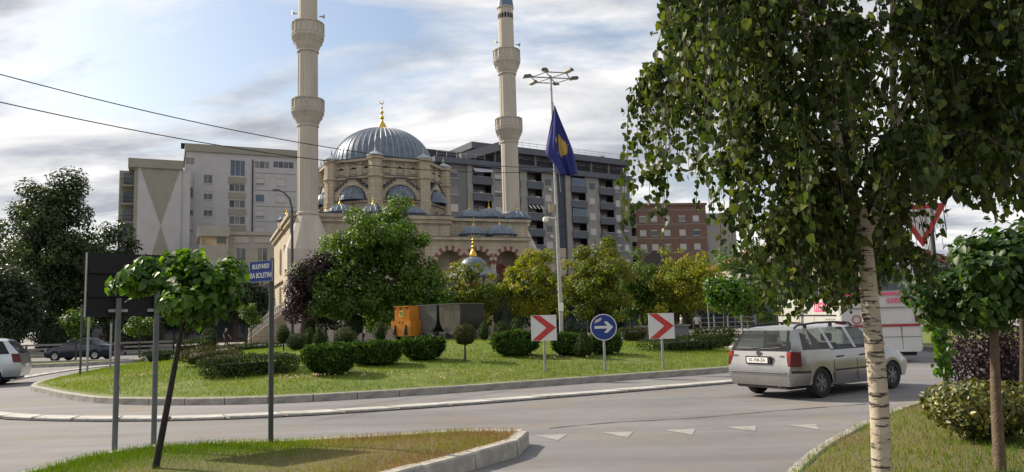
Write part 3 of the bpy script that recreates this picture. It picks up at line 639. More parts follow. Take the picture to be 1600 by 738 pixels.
def house(px, Y, w, d, he, hr, ang, label, wallm, roofm):
    Fh = Frame(px, Y, ang, 'house', label, 'house'); r = Fh.root
    MB().box(0, w, 0, d, 0, he).build('wall', wallm, r)
    MB().add([(-.5, -.5, he), (w+.5, -.5, he), (w+.5, d+.5, he), (-.5, d+.5, he), (w/2, -.5, he+hr), (w/2, d+.5, he+hr), (-.5, -.5, he-.25), (w+.5, -.5, he-.25), (w+.5, d+.5, he-.25), (-.5, d+.5, he-.25)], [(0, 4, 5, 3), (1, 2, 5, 4), (6, 0, 3, 9), (7, 8, 2, 1), (0, 1, 4), (2, 3, 5), (6, 7, 1, 0), (8, 9, 3, 2), (6, 9, 8, 7)]).build('roof', roofm, r)
    for i in range(3): window(r, .8+i*w/3, .8+i*w/3+1.3, he-2.6, he-1.0, -.20, depth=.19, n_=2)
    return r
house(985, 112, 8, 8, 8.4, 3.0, rad(-12), 'house with a dark gabled roof below the brown block', BRN, mat('dark_roof', (.06, .05, .045), .8, .2, 5))
house(1150, 105, 14, 9, 8.5, 3.2, rad(6), 'house with an orange-red tiled roof seen through the birch leaves', CREAM, RT)
house(1330, 120, 16, 10, 9, 3.4, rad(-8), 'wide pale house behind the coach on the right', GBEI, RT)
# ---------------------------------------------------------------- cafe pavilion in the trees
Pv = Frame(850, 84, rad(3), 'cafe_pavilion', 'low dark glazed cafe pavilion under the trees behind the road signs', 'pavilion'); r = Pv.root
MB().box(0, 29, .5, 8, .13, 3.3).build('building_core', DARK, r); MB().box(-.6, 29.6, -1.5, 8.5, 3.303, 3.7).build('roof', mat('pavilion_roof', (.12, .09, .08), .8), r)
for i in range(13): MB().box(i*2.4, i*2.4+.16, .2, .4, .13, 3.3).build('post', GREY, r)
for i in range(12): MB().box(i*2.4+.2, i*2.4+2.36, .3, .34, .5, 3.1).build('pane', GLZ, r)
Pv = Frame(60, 88, rad(4), 'kiosk_row', 'row of dark kiosks under the big trees on the left', 'kiosk'); r = Pv.root
MB().box(0, 28, .5, 6, .13, 3.0).build('building_core', mat('kiosk_wall', (.07, .06, .055), .85), r); MB().box(-.4, 28.4, -1, 6.4, 3.003, 3.3).build('roof', DARK, r)
for i in range(10): MB().box(i*2.8+.3, i*2.8+2.5, .4, .49, .6, 2.6).build('pane', GLZ, r)
# ================================================================== MOSQUE
STONE = bpy.data.materials.new('mosque_stone'); n, l, b = nodes_of(STONE); b.inputs['Roughness'].default_value = .85; t = n.new('ShaderNodeTexCoord')
sx_ = n.new('ShaderNodeSeparateXYZ'); l.new(t.outputs['Object'], sx_.inputs[0]); ad = n.new('ShaderNodeMath'); ad.operation = 'ADD'; l.new(sx_.outputs[0], ad.inputs[0]); l.new(sx_.outputs[1], ad.inputs[1]); cv = n.new('ShaderNodeCombineXYZ'); l.new(ad.outputs[0], cv.inputs[0]); l.new(sx_.outputs[2], cv.inputs[1])
bk = n.new('ShaderNodeTexBrick'); bk.inputs['Scale'].default_value = 1.0; bk.inputs['Brick Width'].default_value = 1.1; bk.inputs['Row Height'].default_value = .42; bk.inputs['Mortar Size'].default_value = .02; bk.inputs['Color1'].default_value = (.47, .405, .295, 1); bk.inputs['Color2'].default_value = (.41, .35, .255, 1); bk.inputs['Mortar'].default_value = (.28, .235, .17, 1); l.new(cv.outputs[0], bk.inputs[0])
strk = n.new('ShaderNodeMapping'); strk.inputs['Scale'].default_value = (1.2, 1.2, .12); l.new(t.outputs['Object'], strk.inputs[0])
c = mixc(.7, bk.outputs[0], ramp2(noise(1.0, 6, strk.outputs[0]), .34, (.66, .65, .64), .6, (1.06, 1.06, 1.06)), 'MULTIPLY'); l.new(c, b.inputs['Base Color'])
STONE2 = mat('minaret_stone', (0.45, 0.405, 0.345), 0.85, 0.10, 0.8, 0.15, 12, detail=8, stretch=(1, 1, .18))
LEAD = mat('lead_roof', (0.12, 0.15, 0.195), 0.42, 0.28, 1.6, 0.15, 9, metal=0.25, detail=8)
LEADD = mat('lead_flashing', (0.07, 0.075, 0.085), 0.6, 0.2, 3)
GOLD = mat('gilded_metal', (0.62, 0.40, 0.07), 0.32, 0.12, 6, metal=0.85)
REDST = mat('red_voussoir_stone', (0.22, 0.075, 0.06), 0.85, 0.15, 4)
Q = Frame(457, 78, rad(22), 'mosque', 'cream stone mosque with a grey lead dome and two tall minarets', 'mosque'); mq = Q.root
zc = Q.z(520, 340); uM = Q.u(702, 330)
g = MB(); hs = []
for i in range(6):
    c_ = 7.2+i*1.9
    if c_ < uM-1: hs.append((c_-.55, c_+.55, 6.3, 9.0))
wall_holes(g, 0, uM, 0, zc, 0, hs, .35); g.build('front_wall', STONE, mq)
for h in hs: window(mq, *h, 0, depth=.33, n_=2, fr=STONE)
MB().box(.01, uM-.01, .4, 25, 0, zc-.01).build('hall', STONE, mq)
MB().box(-.55, uM+.3, -.55, 25, zc, zc+.35).box(-.3, uM+.15, -.3, 25, zc-.45, zc-.002).build('cornice', STONE, mq)
MB().box(-.4, uM+.2, -.4, 25, zc+.352, zc+.5).build('flat_roof', LEADD, mq)
# side elevation (facing left), its arched windows and string course
for k, v in enumerate((3.0, 8.5, 14.0)):
    for z0, h_ in ((zc-5.2, 2.6), (zc-9.6, 2.4)):
        pts = [(v-.6, z0), (v+.6, z0)]+[(v+.6*math.cos(a), z0+h_+.6*math.sin(a)) for a in np.linspace(0, math.pi, 9)]
        fr = MB(); n_ = len(pts); fr.add([(-.12, p[0]*1.0, p[1]) for p in pts]+[(-.004, p[0], p[1]) for p in pts], [tuple(range(n_))]+[(i, (i+1) % n_, n_+(i+1) % n_, n_+i) for i in range(n_)])
        w = fr.build('arched_window', STONE, mq)
        ip = [(v+(p[0]-v)*.72, z0+(p[1]-z0)*.93+.1) for p in pts]; MB().add([(-.135, p[0], p[1]) for p in ip]+[(-.1, p[0], p[1]) for p in ip], [tuple(range(n_))]+[(i, (i+1) % n_, n_+(i+1) % n_, n_+i) for i in range(n_)]).build('pane', GLZ, w)
MB().box(-.28, -.004, -.3, 25, zc-6.2, zc-5.8).build('string_course', STONE, mq)
MB().tube([(-.2, -.2, zc), (-.2, -.2, 1)], .1, 8).build('drain_pipe', LEADD, mq)
# ---- minarets
def finial(mb, c, s):
    mb.lathe([(.34*s, 0), (.36*s, .12*s), (.3*s, .3*s), (.12*s, .6*s), (.07*s, .75*s), (.15*s, .85*s), (.15*s, .93*s), (.06*s, 1.02*s), (.05*s, 1.15*s), (.12*s, 1.24*s), (.12*s, 1.3*s), (.045*s, 1.38*s), (.035*s, 1.55*s), (.08*s, 1.6*s), (.03*s, 1.68*s), (.02*s, 1.85*s)], 14, c)
    pts = [(c[0]+.13*s*math.cos(a), c[1], c[2]+1.98*s+.13*s*math.sin(a)) for a in np.linspace(rad(125), rad(415), 12)]
    mb.tube(pts, [.008*s+.03*s*math.sin(math.pi*i/11) for i in range(12)], 6)
def minaret(px, v, rows, r0, full_top):
    u_ = Q.u(px, 330, v); k = (Q.o[1]+u_*Q.s+v*Q.c)/FPX; zf = lambda py: Q.z(px, py, v)
    zb, zs = zf(rows['base']), zf(rows['shaft']); R = r0*k; hb = rows['hb']*k
    body = MB(); sides = 16
    body.box(u_-hb, u_+hb, v-hb, v+hb, 0, zb)
    a = [(u_+sx*hb, v+sy*hb, zb+.003) for sx, sy in ((-1, -1), (1, -1), (1, 1), (-1, 1))]
    n0 = len(body.v); ring_b = []; ring_t = []
    for i in range(16):
        an = 2*math.pi*(i+.5)/16; cx_, sx_ = math.cos(an), math.sin(an); m_ = max(abs(cx_), abs(sx_)); ring_b.append((u_+hb*cx_/m_, v+hb*sx_/m_, zb)); ring_t.append((u_+R*1.08*cx_, v+R*1.08*sx_, zs))
    body.add(ring_b+ring_t, [(i, (i+1) % 16, 16+(i+1) % 16, 16+i) for i in range(16)])
    zt_ = zf(rows['top']) if not full_top else zf(full_top)
    body.lathe([(R*1.15, zs), (R*1.15, zs+.25), (R, zs+.35), (R, zf(rows['b'][0][1])), (R*.97, zf(rows['b'][0][0])), (R*.95, zf(rows['b'][1][0])), (R*.92, zt_)], 16, (u_, v, 0), phase=math.pi/16)
    o = body.build('minaret', STONE2, mq)
    fl = MB()       # slim ribs on the sixteen corners
    for i in range(16):
        an = 2*math.pi*i/16+math.pi/16; fl.tube([(u_+R*1.0*math.cos(an), v+R*1.0*math.sin(an), zs+.3), (u_+R*.98*math.cos(an), v+R*.98*math.sin(an), zf(rows['b'][0][1]))], .035, 5)
        fl.tube([(u_+R*.97*math.cos(an), v+R*.97*math.sin(an), zf(rows['b'][0][0])), (u_+R*.96*math.cos(an), v+R*.96*math.sin(an), zf(rows['b'][1][1]))], .035, 5)
    fl.build('corner_rib', STONE2, o)
    for t_, b_ in rows['b']:
        Rb = rows['rb']*k; zt2, zb2 = zf(t_), zf(b_); h_ = zt2-zb2; bal = MB()
        bal.lathe([(R*1.0, zb2-.25), (R*1.1, zb2-.2), (R*1.1, zb2-.05), (R*1.02, zb2), (R*1.15, zb2+h_*.08), (R*1.3, zb2+h_*.2), (Rb*.86, zb2+h_*.36), (Rb*.97, zb2+h_*.5), (Rb*.97, zb2+h_*.56), (Rb, zb2+h_*.58), (Rb, zb2+h_*.62), (Rb*.93, zb2+h_*.63), (Rb*.93, zt2-.12), (Rb*.99, zt2-.1), (Rb*.99, zt2), (Rb*.85, zt2), (Rb*.85, zb2+h_*.66), (R*.9, zb2+h_*.66)], 16, (u_, v, 0), phase=math.pi/16)
        q = bal.build('balcony', STONE2, o)
        for i in range(16):
            an = 2*math.pi*i/16+math.pi/16; p_ = (u_+Rb*.95*math.cos(an), v+Rb*.95*math.sin(an)); bal2 = MB()
        pm = MB()
        for i in range(16):
            an = 2*math.pi*i/16+math.pi/16; c_, s_ = math.cos(an), math.sin(an); pm.tube([(u_+Rb*.955*c_, v+Rb*.955*s_, zb2+h_*.63), (u_+Rb*.955*c_, v+Rb*.955*s_, zt2-.1)], .07, 5)
        for rr, zz_, nn in ((.9, .3, 32), (.99, .44, 32)):
            for i in range(nn):
                an = 2*math.pi*i/nn; c_, s_ = math.cos(an), math.sin(an); r1 = Rb*rr; z_ = zb2+h_*zz_; pm.tube([(u_+r1*.93*c_, v+r1*.93*s_, z_+.26), (u_+r1*.93*c_, v+r1*.93*s_, z_-.14)], [.1, .03], 4)
        pm.build('balcony_carving', STONE2, o)
        zl = zt2+.9
        for sgn in ((-1, 1) if (t_, b_) == rows['b'][1] else ()):
            h = MB(); x_ = u_+sgn*(R+.1); h.tube([(x_, v-.3, zl), (x_+sgn*.35, v-.35, zl), (x_+sgn*.55, v-.4, zl)], [.06, .1, .28], 10)
            h.build('loudspeaker', mat('horn_grey', (.4, .4, .4), .5), o)
    if full_top:
        zt_ = zf(full_top); R2 = R*.92
        MB().lathe([(R2*1.02, zt_-.25), (R2*1.12, zt_-.12), (R2*1.12, zt_)], 16, (u_, v, 0), phase=math.pi/16).build('cap_ring', STONE2, o)
        cone = MB().lathe([(R2*1.1, zt_+.002), (R2*.85, zt_+2.0), (R2*.5, zt_+4.6), (.08, zt_+7.6)], 16, (u_, v, 0)).build('cone_roof', mat('cone_lead', (.10, .14, .22), .5, .15, 2), o)
        for i in range(16):
            an = 2*math.pi*i/16; c_, s_ = math.cos(an), math.sin(an); z_ = zf(rows['win']); m_ = MB(); t_ = (-s_*.14, c_*.14)
            r2 = R2*1.0+.01; m_.add([(u_+r2*c_-t_[0]*e, v+r2*s_-t_[1]*e, z_+dz) for e, dz in ((1, -.3), (-1, -.3), (-1, .25), (0, .42), (1, .25))], [(0, 1, 2, 3, 4)])
            m_.build('slit_window', DARK, o)
    else:
        MB().lathe([(R*.92, zt_+.002), (R*.95, zt_+1.5), (R*.5, zt_+5), (.08, zt_+9)], 16, (u_, v, 0)).build('cone_roof', mat('cone_lead', (.10, .14, .22), .5, .15, 2), o)
    return o
minaret(481, -0.6, dict(base=392, shaft=337, hb=34, top=-130, b=((157, 196), (38, 80)), rb=26.5), 15.8, None)
minaret(799, 5.0, dict(base=392, shaft=337, hb=33, top=14, b=((187, 222), (81, 116)), rb=22.5, win=29), 13.6, 14)
# ---- drum, stepped gables, half domes
vD = 12.5; uD = Q.u(598, 300, vD); kD = (Q.o[1]+uD*Q.s+vD*Q.c)/FPX; R8 = 98*kD; AP = R8*math.cos(math.pi/8); ph = rad(-108.2)
zF = lambda py: Q.z(598, py, vD-AP)
zU1, zU0, zM0 = zF(251), zF(276), zF(312); zL0 = zc+.4
def poly8(r, z): return [(uD+r*math.cos(ph+i*math.pi/4), vD+r*math.sin(ph+i*math.pi/4), z) for i in range(8)]
def oct8(mb, r, z0, z1):
    a = poly8(r, z0)+poly8(r, z1); return mb.add(a, [tuple(range(7, -1, -1)), tuple(range(8, 16))]+[(i, (i+1) % 8, 8+(i+1) % 8, 8+i) for i in range(8)])
oct8(oct8(MB(), R8*.97, zM0, zU1), R8*1.02, zL0-.5, zM0-.3).build('drum', STONE, mq)
oct8(MB(), R8*1.045, zU1, zU1+.28).build('drum_cornice', STONE, mq); oct8(MB(), R8*1.05, zU1+.283, zU1+.42).build('drum_flashing', LEADD, mq)
oct8(oct8(MB(), R8*1.015, zU0-.12, zU0+.12), R8*1.06, zM0-.3, zM0-.08).build('string_course', STONE, mq); oct8(oct8(MB(), R8*1.02, zU0+.123, zU0+.22), R8*1.075, zM0-.077, zM0+.03).build('string_flashing', LEADD, mq)
def facep(i):
    a = ph+math.pi/8+i*math.pi/4; n_ = (math.cos(a), math.sin(a)); t_ = (-n_[1], n_[0])
    return lambda s, o, z: (uD+n_[0]*(AP*.97+o)+t_[0]*s, vD+n_[1]*(AP*.97+o)+t_[1]*s, z)
def fprism(mb, fp, poly, o0, o1):
    n_ = len(poly); mb.add([fp(p[0], o0, p[1]) for p in poly]+[fp(p[0], o1, p[1]) for p in poly], [tuple(range(n_)), tuple(range(2*n_-1, n_-1, -1))]+[((i+1) % n_, i, n_+i, n_+(i+1) % n_) for i in range(n_)]); return mb
half = R8*math.sin(math.pi/8)*.97
LAT = mat('carved_lattice', (.36, .31, .24), .85, .15, 3)
for i in range(8):
    fp = facep(i); an = ph+math.pi/8+i*math.pi/4
    dirc = (math.cos(an+Q.a), math.sin(an+Q.a))
    if dirc[1] > 0.55: continue                 # turned away from the street
    for s in (-.58, 0, .58):                     # upper windows with lattice
        c_ = s*half; zb_, zt_ = zU0+.45, zU1-.55
        w = fprism(MB(), fp, [(c_-.48, zb_), (c_+.48, zb_), (c_+.48, zt_-.3), (c_, zt_), (c_-.48, zt_-.3)], .02, .035).build('window', DARK, mq); lt = MB()
        for q in np.linspace(-.42, .42, 5): fprism(lt, fp, [(c_+q-.04, zb_), (c_+q+.04, zb_), (c_+q+.04, zt_-.3-abs(q)*.1), (c_+q-.04, zt_-.3)], .036, .07)
        for q in np.linspace(zb_+.1, zt_-.35, 7): fprism(lt, fp, [(c_-.46, q-.04), (c_+.46, q-.04), (c_+.46, q+.04), (c_-.46, q+.04)], .04, .074)
        for sx_, zz_ in ((-.6, .15), (.6, .15), (0, .42), (-.36, .34), (.36, .34)): fprism(lt, fp, [(c_+sx_-.14, zt_+zz_-.1), (c_+sx_+.14, zt_+zz_-.1), (c_+sx_+.08, zt_+zz_+.1), (c_+sx_-.08, zt_+zz_+.1)], .02, .09)
        lt.build('lattice', LAT, w)
        # lower tier window
        zb_, zt_ = zL0+.6, zM0-.9
        w = fprism(MB(), fp, [(c_-.4, zb_), (c_+.4, zb_), (c_+.4, zt_-.2), (c_, zt_), (c_-.4, zt_-.2)], R8*.06, R8*.06+.02).build('window', DARK, mq); lt = MB()
        for q in np.linspace(-.36, .36, 4): fprism(lt, fp, [(c_+q-.05, zb_), (c_+q+.05, zb_), (c_+q+.05, zt_-.2), (c_+q-.05, zt_-.2)], R8*.06+.021, R8*.06+.06)
        for q in np.linspace(zb_+.1, zt_-.3, 4): fprism(lt, fp, [(c_-.4, q-.05), (c_+.4, q-.05), (c_+.4, q+.05), (c_-.4, q+.05)], R8*.06+.024, R8*.06+.064)
        lt.build('lattice', LAT, w)
    for s in (-.29, .29): fprism(MB(), fp, [(s*half-.34, zU0+.23), (s*half+.34, zU0+.23), (s*half+.34, zU1-.003), (s*half-.34, zU1-.003)], 0, .12).build('flat_buttress', STONE, mq)
    # stepped gable over the half dome
    H = zU0-.2-zM0; zb_ = zM0+.04; steps = 6; poly = []; wS = half*.93
    ar = half*.66; az = H*.70
    xs = [wS-(wS-half*.22)*k/(steps-1) for k in range(steps)]; zs_ = [zb_+H*.26+H*.72*(k+1)/steps for k in range(steps)]
    up = [(wS, zb_)]
    for k in range(steps):
        up.append((xs[k], zs_[k])); 
        if k < steps-1: up.append((xs[k+1], zs_[k]))
    left = [(-p[0], p[1]) for p in up[::-1]]
    arch = [(ar*math.cos(a), zb_+az*math.sin(a)) for a in np.linspace(math.pi, 0, 15)]
    # gable face as strips between the arch and the steps
    gm = MB(); xq = sorted(set([p[0] for p in up]+[-p[0] for p in up]+[p[0] for p in arch]))
    def topz(x_):
        for k in range(steps-1, -1, -1):
            if abs(x_) <= xs[k]+1e-6: return zs_[k]
        return zb_
    for a, b_ in zip(xq[:-1], xq[1:]):
        mid_ = (a+b_)/2; tz = topz(mid_)
        lo = lambda x_: zb_+az*math.sqrt(max(0, 1-(x_/ar)**2)) if abs(x_) < ar else zb_
        fprism(gm, fp, [(a, lo(a)), (b_, lo(b_)), (b_, tz), (a, tz)], 0.0, .45)
    gm.build('stepped_gable', STONE, mq)
    sm2 = MB()
    for k in range(steps):
        x1_ = xs[k]; x0_ = xs[k+1] if k < steps-1 else 0
        for sg in (-1, 1):
            a, b_ = sorted((sg*x0_, sg*(x1_+.1))); fprism(sm2, fp, [(a, zs_[k]+.003), (b_, zs_[k]+.003), (b_, zs_[k]+.16), (a, zs_[k]+.16)], -.02, .62)
            if k: a, b_ = sorted((sg*(xs[k]+.003), sg*(xs[k]+.12))); fprism(sm2, fp, [(a, zs_[k-1]+.17), (b_, zs_[k-1]+.17), (b_, zs_[k]), (a, zs_[k])], -.02, .55)
    sm2.build('step_flashing', LEADD, mq)
    fprism(MB(), fp, [(arch[j][0]*(1.0 if j < 15 else 1), arch[j][1]) for j in range(15)], .0, .06).build('gable_recess', STONE, mq)
    hd = MB(); nA, nB = 14, 6; vs_ = []       # half dome bulging out of the gable
    for b_ in range(nB+1):
        el = math.pi/2*b_/nB
        for a in range(nA+1):
            g_ = math.pi*a/nA; vs_.append(fp(ar*.96*math.cos(g_)*math.cos(el) if True else 0, .08+1.5*math.sin(g_)*math.cos(el), zb_+az*.95*math.sin(el)))
    hd.add(vs_, [(b_*(nA+1)+a, b_*(nA+1)+a+1, (b_+1)*(nA+1)+a+1, (b_+1)*(nA+1)+a) for b_ in range(nB) for a in range(nA)])
    hdo = hd.build('half_dome', LEAD, mq, 50); sm3 = MB()
    for a in range(2, 13, 2):
        g_ = math.pi*a/nA; sm3.tube([fp(ar*.965*math.cos(g_)*math.cos(el), .09+1.51*math.sin(g_)*math.cos(el), zb_+az*.955*math.sin(el)) for el in np.linspace(0, 1.5, 7)], .035, 4)
    sm3.build('seam', mat('lead_seam', (.26, .3, .35), .5, .15, 3), hdo)
    # corner turret to the right of this face
for i in range(8):
    a = ph+i*math.pi/4; x_, y_ = uD+R8*.985*math.cos(a), vD+R8*.985*math.sin(a)
    tu = MB().lathe([(.95, zL0), (.95, zM0), (.85, zM0+.05), (.85, zU0-.25), (1.0, zU0-.1), (1.0, zU0+.12), (.85, zU0+.2), (.85, zU1-.05), (1.02, zU1+.1), (1.02, zU1+.42)], 8, (x_, y_, 0), phase=a+math.pi/8).build('corner_turret', STONE, mq)
    MB().lathe([(1.08, zU1+.423), (1.08, zU1+.55), (.6, zU1+.85), (.16, zU1+1.1), (.07, zU1+1.5), (.02, zU1+1.9)], 8, (x_, y_, 0), phase=a+math.pi/8).build('turret_cap', mat('lead_pale', (.3, .33, .37), .5, .15, 3), tu)
# ---- the great dome
Rd = 79*kD; zd = zU1+.3; zdt = Q.z(597, 203, vD); hd_ = zdt-zd
prof = [(Rd*1.02, zd-.2), (Rd*1.02, zd+.1)]+[(Rd*math.cos(e)**.92, zd+.1+(hd_-.1)*math.sin(e)) for e in np.linspace(0.02, math.pi/2-.02, 16)]
dome = MB().lathe(prof, 64, (uD, vD, 0)).build('dome', LEAD, mq, 50)
seam = MB().tube([(r_*1.0+.01, 0, z_) for r_, z_ in prof[2:-1]], .06, 4).mesh('seam', mat('lead_seam', (.26, .3, .35), .5, .15, 3))
for i in range(52):
    o = link('seam', seam, dome); o.location = (uD, vD, 0); o.rotation_euler = (0, 0, 2*math.pi*i/52)
f_ = MB(); finial(f_, (uD, vD, zdt-.1), 1.9); f_.build('finial', GOLD, mq, 50)
def small_dome(px, py, wpx, v, nm='small_dome', fz=.55, zfix=None):
    u_, z_ = Q.loc(px, py, v); k = (Q.o[1]+u_*Q.s+v*Q.c)/FPX; r_ = wpx/2*k
    if zfix is not None: z_ = zfix
    o = MB().lathe([(r_*1.0, z_-.05), (r_*1.06, z_+.1), (r_*.98, z_+.14), (r_*.86, z_+r_*.26), (r_*.62, z_+r_*.46), (r_*.36, z_+r_*.6), (r_*.12, z_+r_*.66), (.02, z_+r_*.67)], 16, (u_, v, 0)).build(nm, LEAD, mq, 40)
    s_ = MB()
    for i in range(16):
        an = 2*math.pi*i/16; s_.tube([(u_+q*r_*math.cos(an), v+q*r_*math.sin(an), z_+w*r_+.02) for q, w in ((.97, .14), (.86, .26), (.62, .46), (.36, .6), (.13, .66))], .03, 4)
    s_.build('seam', mat('lead_seam', (.26, .3, .35), .5, .15, 3), o)
    MB().lathe([(r_*.92, z_-.9), (r_*.92, z_-.052)], 8, (u_, v, 0)).build('dome_base', STONE, o)
    f2 = MB(); finial(f2, (u_, v, z_+r_*.64), fz); f2.build('finial', GOLD, o, 50)
for px, w in ((531, 44), (583, 46), (645, 44)): small_dome(px, 333, w, 2.2, zfix=zc+.75)
small_dome(448, 338, 30, 9, zfix=zc+.7)
small_dome(510, 333, 26, 6.5, zfix=zc+.9)
# ---- galleries stepping down to the right
uB1 = Q.u(824, 345, 1.5); zB1 = Q.z(760, 347, 1.5)
MB().box(uM+.01, uB1, 1.5, 20, 0, zB1).build('upper_gallery', STONE, mq); MB().box(uM+.02, uB1+.3, 1.1, 20, zB1+.003, zB1+.3).build('gallery_cornice', STONE, mq)
MB().box(uM+.05, uB1+.2, 1.2, 20, zB1+.303, zB1+.4).build('gallery_flashing', LEADD, mq)
for px, w in ((733, 44), (764, 52), (808, 46)): small_dome(px, 340, w, 3.9, zfix=zB1+.65)
vC = -2.2; uC0, uC1 = Q.u(722, 380, vC), Q.u(826, 380, vC); zC = Q.z(770, 376, vC); zsp = Q.z(770, 412, vC); g = MB()
cs = [Q.u(p, 400, vC) for p in (703, 747, 794)]; RA = 1.5; uW = Q.u(664, 400, vC)
arch_h = [(c_-RA, c_+RA, 1.0, zsp) for c_ in cs]
def arch_wall(mb, x0, x1, z1, v):
    xs_ = sorted({x0, x1, *[c_+RA*math.cos(a) for c_ in cs for a in np.linspace(0, math.pi, 17)]})
    for a, b_ in zip(xs_[:-1], xs_[1:]):
        m0 = (a+b_)/2
        cc = [c_ for c_ in cs if abs(m0-c_) < RA]
        lo = (lambda x_: zsp+math.sqrt(max(0, RA*RA-(x_-cc[0])**2))) if cc else (lambda x_: 0.0)
        mb.add([(a, v, lo(a)), (b_, v, lo(b_)), (b_, v, z1), (a, v, z1), (a, v+.7, lo(a)), (b_, v+.7, lo(b_)), (b_, v+.7, z1), (a, v+.7, z1)], [(0, 1, 2, 3), (4, 7, 6, 5), (0, 4, 5, 1)])
arch_wall(g, uW, uC1, zC, vC); g.build('arcade', STONE, mq)
MB().box(uW, uC1, vC+2.6, vC+3.3, 0, zC-.01).build('arcade_back_wall', STONE, mq); MB().box(uC1-.5, uC1, vC+.71, vC+2.59, 0, zC-.02).build('arcade_end_wall', STONE, mq)
MB().box(uW, uC1+.3, vC-.35, vC+4, zC+.003, zC+.3).build('arcade_cornice', STONE, mq); MB().box(uW, uC1+.2, vC-.3, vC+4, zC+.303, zC+.4).build('arcade_flashing', LEADD, mq)
for c_ in cs:
    nV = 15
    for j in range(nV):
        a0, a1 = math.pi*j/nV, math.pi*(j+1)/nV; v_ = MB().prism([(c_+RA*.99*math.cos(a0), zsp+RA*.99*math.sin(a0)), (c_+RA*1.32*math.cos(a0), zsp+RA*1.32*math.sin(a0)), (c_+RA*1.32*math.cos(a1), zsp+RA*1.32*math.sin(a1)), (c_+RA*.99*math.cos(a1), zsp+RA*.99*math.sin(a1))], vC-.06, vC+.5)
        v_.build('voussoir', REDST if j % 2 == 0 else STONE, mq)
    MB().prism([(c_-.75, 1), (c_+.75, 1), (c_+.75, zsp-.6)]+[(c_+.75*math.cos(a), zsp-.6+.75*math.sin(a)) for a in np.linspace(0.1, math.pi-.1, 8)]+[(c_-.75, zsp-.6)], vC+2.53, vC+2.597).build('door', REDST, mq)
for px, w in ((740, 46), (781, 54)): small_dome(px, 370, w, vC+2.0, zfix=zC+.75)
MB().box(uB1+.01, uB1+3.2, 1.2, 9, 0, Q.z(838, 398, 1.2)).build('annex', STONE, mq)
# staircase with balustrade running down to the left
s0 = (-.4, Q.z(442, 466)); s1 = (Q.u(388, 500, -1), 1.2); st = MB()
MB().prism([(s0[0], 0), (s0[0], s0[1]-1.0), (s1[0], s1[1]-.6), (s1[0], 0)], -1.2, 3).build('stair_wall', STONE, mq)
st.prism([(s0[0], s0[1]-.12), (s0[0], s0[1]+.1), (s1[0], s1[1]+.5), (s1[0], s1[1]+.28)], -1.3, -1.0)
for i in range(22):
    f = (i+.5)/22; x_ = s0[0]+(s1[0]-s0[0])*f; z_ = s0[1]-1.0+(s1[1]+.4-s0[1])*f; st.lathe([(.07, z_), (.11, z_+.25), (.06, z_+.6), (.09, z_+.86)], 6, (x_, -1.15, 0))
st.build('balustrade', mat('white_stone', (.55, .53, .49), .85, .08, 3), mq)
# ---- ablution fountain in front of the arcade
p = at(740, 430, 66); ft = empty('fountain_pavilion', (p[0], p[1], .13), rad(22), 'fountain pavilion with a blue-grey lead dome and gold finial in front of the arches', 'pavilion')
z_ = at(740, 420, 66)[2]; r_ = 34*66/FPX
MB().lathe([(r_*1.25, z_-.9), (r_*1.25, z_-.75), (r_*.7, z_-.05), (r_*.62, z_)], 8).build('eaves', LEAD, ft)
do = MB().lathe([(r_*.62, z_)]+[(r_*.62*math.cos(e), z_+r_*.5*math.sin(e)) for e in np.linspace(0.05, 1.5, 8)], 24).build('dome', LEAD, ft, 40)
f2 = MB(); finial(f2, (0, 0, z_+r_*.49), .95); f2.build('finial', GOLD, ft, 50)
for i in range(8):
    a = 2*math.pi*i/8; MB().lathe([(.16, 0), (.13, .3), (.12, z_-1.3), (.2, z_-.9)], 10, (r_*math.cos(a), r_*math.sin(a), 0)).build('column', STONE, ft)
MB().lathe([(r_*.5, 0), (r_*.5, 1.3), (r_*.4, 1.3)], 8).build('basin', STONE, ft)
# ================================================================== VEHICLES
RUB = mat('tyre_rubber', (0.02, 0.02, 0.021), 0.85, 0.2, 8); BLK = mat('black_plastic', (0.018, 0.018, 0.02), 0.55, 0.15, 8)
RIM = mat('steel_rim', (0.16, 0.16, 0.165), 0.45, 0.15, 6, metal=0.5); ALLOY = mat('alloy_rim', (0.45, 0.45, 0.46), 0.35, 0.1, 6, metal=0.7)
CGL = glassmat('car_glass', (0.012, 0.017, 0.018), 0.03, 0.45); TAIL = mat('tail_lamp_red', (0.10, 0.004, 0.004), 0.3, 0.25, 20, spec=0.35, coat=0.1); WHT = mat('white_paint', (0.72, 0.71, 0.69), 0.5, 0.06, 4)
SEAT = mat('seat_fabric', (0.03, 0.03, 0.034), 0.9, 0.2, 10)
def carpaint(name, col, metal=0.75):
    m = mat(name, col, 0.30, 0.08, 2.5, metal=metal, coat=0.9, detail=8); return m
